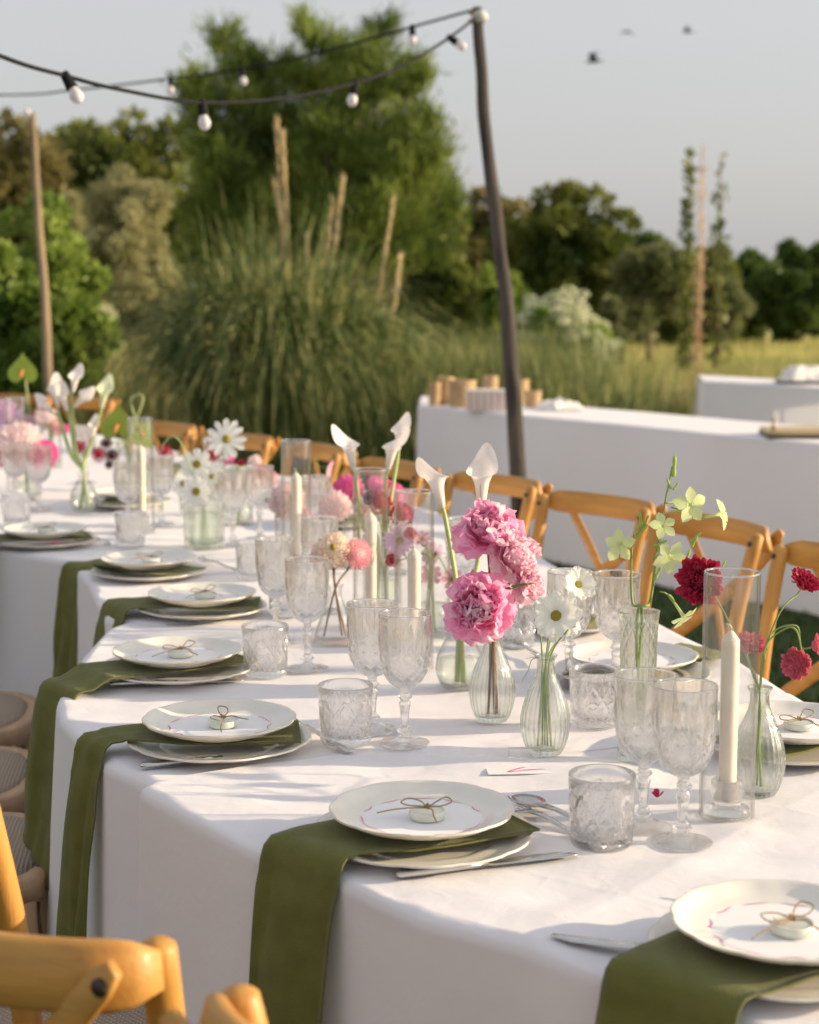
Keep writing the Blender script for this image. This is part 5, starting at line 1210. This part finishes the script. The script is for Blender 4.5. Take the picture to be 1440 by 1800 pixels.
# --- nicotiana
NP = me_from(*[[(0, 0, 0), (.28, .30, .03), (.40, .6, .04), (.24, .88, -.04), (0, 1.08, -.12), (-.24, .88, -.04), (-.40, .6, .04), (-.28, .30, .03), (0, .4, -.03), (0, .7, -.04)], [(0, 1, 8), (1, 2, 9, 8), (2, 3, 4, 9), (4, 5, 6, 9), (6, 7, 8, 9), (7, 0, 8)]], 'petal', True, F['nic'])
NTUBE = me_from(*g_tube([(0, 0, -1.6), (0, 0, -1.3), (0, 0, -.5), (0, 0, -.05), (0, 0, .02)], [.05, .08, .10, .15, .26], 10, cap=False), 'trumpet', True, F['nic'])
BUD = me_from(*g_lathe(smoothprof([(0, 0), (.08, .02), (.11, .18), (.08, .5), (.10, .75), (.06, .93), (0, 1)], 3), 10), 'bud', True, F['nicdark'])
dN = dep(V_NIC)
def nicot(label, main, foot, blooms, buds, extra=()):
    b = V_NIC + Vector((foot[0], foot[1], .01)); t = thing('nicotiana', label, 'nicotiana', b, 0, 'green nicotiana stems')
    pts = [Vector((0, 0, 0)), V_NIC + Vector((foot[0] * -.5, foot[1], .2)) - b] + [W(x, y, dN + k) - b for x, y, k in main]
    stem(t, pts, .0026, .0012, 'stem')
    for (x, y, k, rpx, dv, fx, fy) in blooms:
        c = W(x, y, dN + k) - b; r = rpx * dN / FPX; mt = frame(c, dv, random.uniform(0, 1))
        link('trumpet', NTUBE, t, mt @ Matrix.Scale(r, 4))
        for q in range(5): link('petal', NP, t, mt @ Matrix.Scale(r, 4) @ pet_mtx(2 * PI * q / 5, .12 + random.uniform(-.15, .2), .08, 0, random.uniform(.85, 1.0)))
        e = W(fx, fy, dN + k) - b; tail = c - Vector(dv).normalized() * r * 1.55; stem(t, [tail, tail.lerp(e, .5) + Vector((0, 0, .002)), e], .0016, .0012, 'stem', 'pedicel', 3)
        link('calyx', me_from(*g_lathe([(0, -.3), (.10, -.2), (.14, 0), (.12, .3), (.05, .55)], 8), 'calyx', True, F['nicdark']), t, frame(tail, dv) @ Matrix.Scale(r * .9, 4))
    for (x, y, lpx, dv) in buds: link('bud', BUD, t, frame(W(x, y, dN) - b, dv) @ Matrix.Scale(lpx * dN / FPX, 4))
nicot('tall nicotiana stem with open green-white stars and a long spike on top', [(1142, 1060, 0), (1152, 990, 0), (1160, 930, 0), (1170, 880, 0), (1182, 820, 0)], (.006, 0),
      [(1214, 888, -.01, 31, (.35, -.9, .1), 1172, 884), (1270, 903, 0, 28, (.85, -.45, .25), 1180, 892), (1166, 925, -.02, 26, (.1, -.9, .5), 1158, 950), (1178, 978, -.02, 30, (.25, -.9, -.15), 1150, 985), (1203, 1085, -.01, 28, (.5, -.5, -.75), 1160, 1040)],
      [(1184, 838, 38, (.05, 0, 1)), (1180, 860, 22, (-.4, 0, 1)), (1183, 862, 18, (.7, 0, 1)), (1213, 955, 28, (.7, 0, .7)), (1216, 962, 24, (.4, -.3, 1)), (1150, 1020, 30, (.5, 0, 1)), (1150, 960, 26, (.9, 0, .4)), (1205, 990, 26, (.3, 0, 1)), (1268, 1000, 18, (.5, 0, 1))])
nicot('shorter nicotiana stem at the left of the diamond vase', [(1112, 1060, .01), (1110, 980, .01), (1114, 940, .01)], (-.010, .004),
      [(1090, 958, 0, 30, (-.5, -.85, .0), 1112, 960)],
      [(1128, 928, 30, (-.15, 0, 1)), (1132, 925, 22, (.4, 0, 1)), (1120, 945, 30, (.6, 0, .8)), (1117, 940, 24, (.2, -.3, .6))])
# --- scabiosa
dS = dep(V_SCA)
bloomset('scab', 'large dark crimson scabiosa left of the candle tube', V_SCA, 1234, 1022, 42, (-.45, -.88, .2), .14, (-.006, 0), ((1290, 1110),), NK, 'crimson scabiosa', m='crimson')
bloomset('scab', 'pinkish crimson scabiosa seen through the candle tube', V_SCA, 1320, 1135, 26, (.1, -.5, .8), .08, (0, .004), ((1325, 1190),), NK, 'crimson scabiosa', m='scab', m2='scab')
bloomset('scab', 'crimson scabiosa high at the right edge', V_SCA, 1414, 1024, 27, (.3, -.5, .85), 0, (.004, -.004), ((1350, 1130), (1375, 1070)), NK, 'crimson scabiosa', m='crimson')
bloomset('scab', 'pinkish crimson scabiosa nodding at the right edge', V_SCA, 1402, 1166, 27, (-.3, -.5, .0), -.01, (.006, .003), ((1345, 1140), (1375, 1108), (1400, 1108)), NK, 'crimson scabiosa', m='scab', m2='scab')
bloomset('scab', 'small pale scabiosa cut by the right edge', V_SCA, 1436, 1135, 20, (.8, -.4, .2), .04, (.0, .003), ((1352, 1120), (1400, 1100)), NK, 'crimson scabiosa', m='scab', m2='scab')
# --- dahlias in the flask
bloomset('ball', 'cream dahlia with a small yellow eye, in the conical flask', V_DAH, 587, 968, 31, (0, -.9, .4), 0, (.02, 0), (), (0, 0, .1), 'dahlias in the conical flask', m='cream', sm='stemdark', core='yellow', r0=.002, r1=.002, n=170)
bloomset('ball', 'coral pink dahlia right of the cream one', V_DAH, 627, 974, 27, (.5, -.7, .4), .01, (-.022, .0), ((612, 1000),), (0, 0, .1), 'dahlias in the conical flask', m='coral', sm='stemdark', r0=.002, r1=.002)
bloomset('ball', 'lilac-pink dahlia in profile left of the cream one', V_DAH, 565, 975, 24, (-.8, -.5, .2), .02, (.012, .01), (), (0, 0, .1), 'dahlias in the conical flask', m='palepink', sm='stemdark', r0=.002, r1=.002)
# --- middle group
bloomset('lilac', 'lilac daisy with a yellow-green centre seen through the candle tube', V_LIL, 703, 950, 31, (-.1, -.95, .15), .03, (-.01, 0), ((735, 1030),), (0, 0, .15), 'lilac and pink cosmos beside the candle tube')
bloomset('lilaccosmos', 'lilac cosmos in profile right of the candle tube', V_LIL, 765, 976, 26, (-.5, -.6, .4), .02, (.01, 0), (), (0, 0, .15), 'lilac and pink cosmos beside the candle tube')
bloomset('pinkcosmos', 'pink cosmos below the lilac cosmos', V_LIL, 757, 1012, 21, (0, -.9, .4), 0, (.0, .01), (), (0, 0, .15), 'lilac and pink cosmos beside the candle tube')
bloomset('pinkcosmos', 'pink cosmos just left of the peonies', V_LIL, 795, 1018, 22, (.1, -.95, .1), 0, (.01, .01), (), (.01, 0, .15), 'lilac and pink cosmos beside the candle tube')
bloomset('celosia', 'crimson celosia plume above the candle tube', V_C2, 668, 885, 21, (-.2, -.6, .7), -.02, (0, 0), (), (0, 0, .15), 'crimson plumes behind the candles', m='crimson')
bloomset('celosia', 'second crimson plume behind the rim of the candle tube', V_C2, 706, 905, 22, (.2, -.5, .7), .0, (.01, 0), (), (0, 0, .15), 'crimson plumes behind the candles', m='crimson')
bloomset('celosia', 'dark maroon plume left of the crimson celosia', V_C2, 650, 876, 12, (-.4, -.6, .6), -.02, (-.01, 0), (), (0, 0, .15), 'crimson plumes behind the candles', m='maroon')
bloomset('ball', 'hot pink dahlia left of the white candle tube rim', V_HP, 612, 862, 27, (-.2, -.8, .5), .0, (-.01, 0), (), (0, 0, .15), 'hot pink dahlias', m='hot', wd=.7)
bloomset('ball', 'hot pink dahlia right of the white candle tube rim', V_HP, 688, 872, 26, (.4, -.7, .4), .0, (.01, 0), (), (0, 0, .15), 'hot pink dahlias', m='hot', wd=.7)
bloomset('ball', 'pale pink dahlia below the hot pink ones', V_HP, 588, 892, 28, (-.2, -.9, .3), -.05, (-.01, .01), (), (0, 0, .15), 'pale pink dahlias', m='palepink')
bloomset('ball', 'pale pink dahlia ball, the roundest, left of the hot pink pair', V_PB, 505, 882, 32, (-.1, -.85, .4), 0, (0, 0), (), (0, 0, .15), 'pale pink dahlias', m='palepink', n=190)
bloomset('pinkcosmos', 'small pink cosmos nodding on an arched stem before the chair', V_PB, 575, 823, 18, (.8, -.2, -.2), .15, (.01, 0), ((545, 850), (552, 810)), (.0, 0, .15), None)
# --- daisies
NS = (0, 0, .15)
bloomset('daisy', 'big white daisy with long petals, highest of the daisies', V_DAI, 398, 772, 38, (.05, -.97, .2), .03, (.01, 0), ((385, 850),), NS, 'white daisies', n=12)
bloomset('cosmos', 'white cosmos left in the daisy bunch, upper', V_DAI, 346, 816, 29, (-.1, -.95, .2), -.03, (-.01, 0), (), NS, 'white cosmos in the daisy bunch', layers=1)
bloomset('cosmos', 'white cosmos left in the daisy bunch, lower', V_DAI, 345, 864, 29, (-.05, -.97, .1), -.07, (.0, 0), (), NS, 'white cosmos in the daisy bunch', layers=1)
bloomset('cosmos', 'white cosmos half hidden at the left of the daisy bunch', V_DAI, 322, 850, 22, (-.6, -.7, .2), .03, (-.01, .01), (), NS, 'white cosmos in the daisy bunch', layers=1)
bloomset('daisy', 'tiny round white daisy between the crimson flowers', V_CR, 409, 832, 13, (0, -1, .1), 0, (0, 0), (), NS, 'white daisies', n=14)
bloomset('cosmos', 'white cosmos in profile right of the tiny daisy', V_CR, 438, 856, 25, (.5, -.6, .4), 0, (.01, 0), (), NS, 'white cosmos in the daisy bunch', layers=1)
for (x, y, r, m, lab) in [(375, 800, 12, 'crimson', 'small crimson flower behind the big daisy stem'), (424, 814, 8, 'crimson', 'tiny crimson flower above the small daisy'), (395, 860, 18, 'crimson', 'crimson flower low between the daisies'),
                          (428, 838, 10, 'crimson', 'tiny crimson flower right of the small daisy'), (460, 830, 13, 'crimson', 'crimson flower beside the peach bloom'), (472, 842, 17, 'coral', 'peach bloom left of the pale dahlia ball')]:
    bloomset('ball', lab, V_CR, x, y, r, (0, -.8, .5), .03, (0, .01), (), NS, 'small blooms among the daisies', m=m, n=60)
for (vb, x, y, rp, kd, m, lab) in [(V_HP, 640, 900, 15, 'ball', 'coral', 'small coral bloom between the pale dahlia and the candle'), (V_HP, 660, 850, 14, 'ball', 'hot', 'small hot pink bloom between the two hot pink dahlias'),
        (V_PB, 470, 880, 17, 'cosmos', None, 'white cosmos left of the pale dahlia ball'), (V_PB, 535, 905, 14, 'ball', 'peonylight', 'small pink bloom right of the pale dahlia ball'),
        (V_LIL, 742, 948, 15, 'pinkcosmos', None, 'small pink cosmos behind the candle tube top'), (V_LIL, 690, 985, 12, 'ball', 'crimson', 'small crimson bloom under the lilac daisy'), (V_LIL, 722, 938, 11, 'ball', 'crimson', 'tiny crimson bloom above the lilac daisy'),
        (V_DAI, 372, 838, 19, 'cosmos', None, 'white cosmos in the middle of the daisy bunch'), (V_CR, 448, 812, 13, 'ball', 'palepink', 'pale pink button bloom above the crimson flowers'), (V_CR, 402, 808, 10, 'ball', 'hot', 'tiny hot pink bloom right of the big daisy stem')]:
    bloomset(kd, lab, vb, x, y, rp, (random.uniform(-.4, .4), -.85, .4), .02, (random.uniform(-.01, .01), .01), (), NS, 'small filler blooms along the table middle', m=m, n=70, layers=1)
# --- far left group
for (x, y, r, m, lab) in [(140, 787, 12, 'crimson', 'small crimson scabiosa between the calla stems'), (174, 799, 13, 'crimson', 'small crimson scabiosa right of the calla stems'), (290, 795, 13, 'crimson', 'small crimson scabiosa below the lower anthurium'),
                          (187, 780, 11, 'maroon', 'dark maroon flower under the anthurium, upper'), (197, 802, 12, 'maroon', 'dark maroon flower under the anthurium, middle'), (192, 818, 8, 'maroon', 'dark maroon flower under the anthurium, lowest')]:
    bloomset('ball', lab, V_AN, x, y, r, (0, -.8, .5), -.1, (0, .0), (), NS, 'small blooms in the far left group', m=m, n=60)
for (x, y, r, m, lab) in [(32, 785, 42, 'palepink', 'broad pale pink peony at the left edge'), (78, 798, 24, 'hot', 'hot pink bloom right of the pale pink peony'), (5, 800, 22, 'peony', 'pink bloom cut by the left edge'), (50, 810, 22, 'peonylight', 'light pink bloom under the pale pink peony')]:
    bloomset('ball', lab, V_PK, x, y, r, (0, -.8, .5), 0, (0, .0), (), NS, 'pink blooms at the left edge', m=m, n=120, wd=.7)
for (x, y, r, m, lab) in [(8, 732, 30, 'lilac', 'mauve bloom at the left edge above the pink peony'), (80, 735, 20, 'palepink', 'dusty pink bloom behind the far callas'), (75, 712, 10, 'crimson', 'dark red bloom left of the far callas'), (115, 755, 9, 'hot', 'small magenta bloom below the far callas'), (98, 752, 15, 'coral', 'faded coral bloom behind the far callas'), (45, 745, 16, 'lilac', 'mauve bloom between the left edge and the far callas')]:
    bloomset('ball', lab, V_F2, x, y, r, (0, -.8, .5), 0, (0, .0), (), NS, 'mauve and pink blooms at the far left', m=m, n=90, wd=.6)
# --- anthuriums
def heart():
    v = [(0, .0, 0)]; n = 36
    for k in range(n):
        a = 2 * PI * k / n; x = 16 * math.sin(a) ** 3 / 17; y = -(13 * math.cos(a) - 5 * math.cos(2 * a) - 2 * math.cos(3 * a) - math.cos(4 * a)) / 15
        v += [(x * .55, y * .55, .03), (x, y, .10 * (x * x) - .04 * y)]
    f = []
    for k in range(n): q = (k + 1) % n; f += [(0, 1 + 2 * k, 1 + 2 * q), (1 + 2 * k, 2 + 2 * k, 2 + 2 * q, 1 + 2 * q)]
    return me_from(v, f, 'spathe', True, F['anth'])
HRT = heart(); ASP = me_from(*g_tube([(0, 0, .02), (0, -.1, .25), (0, -.3, .5), (0, -.5, .62)], [.07, .08, .07, .03], 8), 'spadix', True, F['spadix'])
def anth(label, vb, px, py, rpx, dv, spin, D_, mids=()):
    h = W(px, py, D_); t, mt = flower('anthurium', label, 'anthurium', vb, (0, 0), h, dv, [W(a, b2, D_) for a, b2 in mids], (0, 0, .15), .003, .003, 'stempale', 'green anthuriums')
    mt = mt @ Matrix.Rotation(spin, 4, 'Z') @ Matrix.Scale(rpx * D_ / FPX, 4); link('spathe', HRT, t, mt); link('spadix', ASP, t, mt)
dA = dep(V_AN)
anth('large green anthurium with an orange spadix, left of the pair', V_AN, 208, 745, 34, (-.1, -.95, .1), R(0), dA, ((225, 800),))
anth('green anthurium tilted down right of the large one', V_AN, 252, 768, 26, (.3, -.9, .35), R(215), dA, ((252, 700), (230, 705)))
anth('pale green anthurium standing alone high at the left edge', V_F2, 40, 650, 28, (0, -1, 0), R(0), dep(V_F2), ((60, 760),))
# arched stem with crimson flower above daisies
t = thing('flower_stem', 'arched pale stem above the daisies bending to a crimson flower', 'stem', V_DAI + Vector((0, 0, .12))); b0 = V_DAI + Vector((0, 0, .12))
stem(t, [Vector((0, 0, 0)), W(328, 805, 4.3) - b0, W(318, 778, 4.3) - b0, W(303, 767, 4.3) - b0, W(288, 780, 4.3) - b0, W(287, 792, 4.3) - b0], .002, .0016, 'stempale')

# --- table number card, acrylic stand and loose petals
cp = P(925, 1358); cp.z = .7545
t = thing('table_card', 'flat white card with a pink brush-script numeral, in front of the cosmos vase', 'card', cp, R(4))
link('card_sheet', me_from(*g_box(-.055, -.024, 0, .052, .024, .0012), 'card_sheet', False, M['paper']), t)
stroke = [(-.026, .016), (-.012, .020), (.004, .018), (.008, .012), (-.004, .004), (-.018, -.006), (-.026, -.014), (-.016, -.013), (.002, -.008), (.020, -.006), (.030, -.010)]
sp_ = spline([Vector((a, b2, 0)) for a, b2 in stroke], 5); v = []
for i, q in enumerate(sp_):
    w_ = .0011 + .0011 * math.sin(i * .35) ** 2; tt = (sp_[min(i + 1, len(sp_) - 1)] - sp_[max(i - 1, 0)]).normalized(); s_ = Vector((-tt.y, tt.x, 0)) * w_; v += [q + s_, q - s_]
link('numeral', me_from(v, [(2 * i, 2 * i + 1, 2 * i + 3, 2 * i + 2) for i in range(len(sp_) - 1)], 'numeral', False, M['pinkink']), t, Matrix.Translation((0, 0, .0016)))
b = P(922, 1338); b.z = .7545
t = thing('card_stand', 'small clear acrylic block behind the table card', 'card stand', b, R(4)); link('block', me_from(*g_box(-.022, -.008, 0, .022, .008, .014), 'block', False, M['crystal']), t)
t = thing('fallen_petals', 'crimson petal scrap lying between the two front goblets', 'petal', P(1155, 1410) + Vector((0, 0, .006)))
for k in range(3): link('petal', petal_me(.012, .008, .3, .4, 0, 'round', 'crimson', 4, 4, k), t, Matrix.Rotation(k * 2.1, 4, 'Z') @ Matrix.Rotation(.4, 4, 'X'))
t = thing('fallen_petals', 'pale pink petal lying left of the lower right plate', 'petal', P(1218, 1588) + Vector((0, 0, .005)))
link('petal', petal_me(.012, .010, .3, .4, 0, 'round', 'palepink', 4, 4, 2), t)
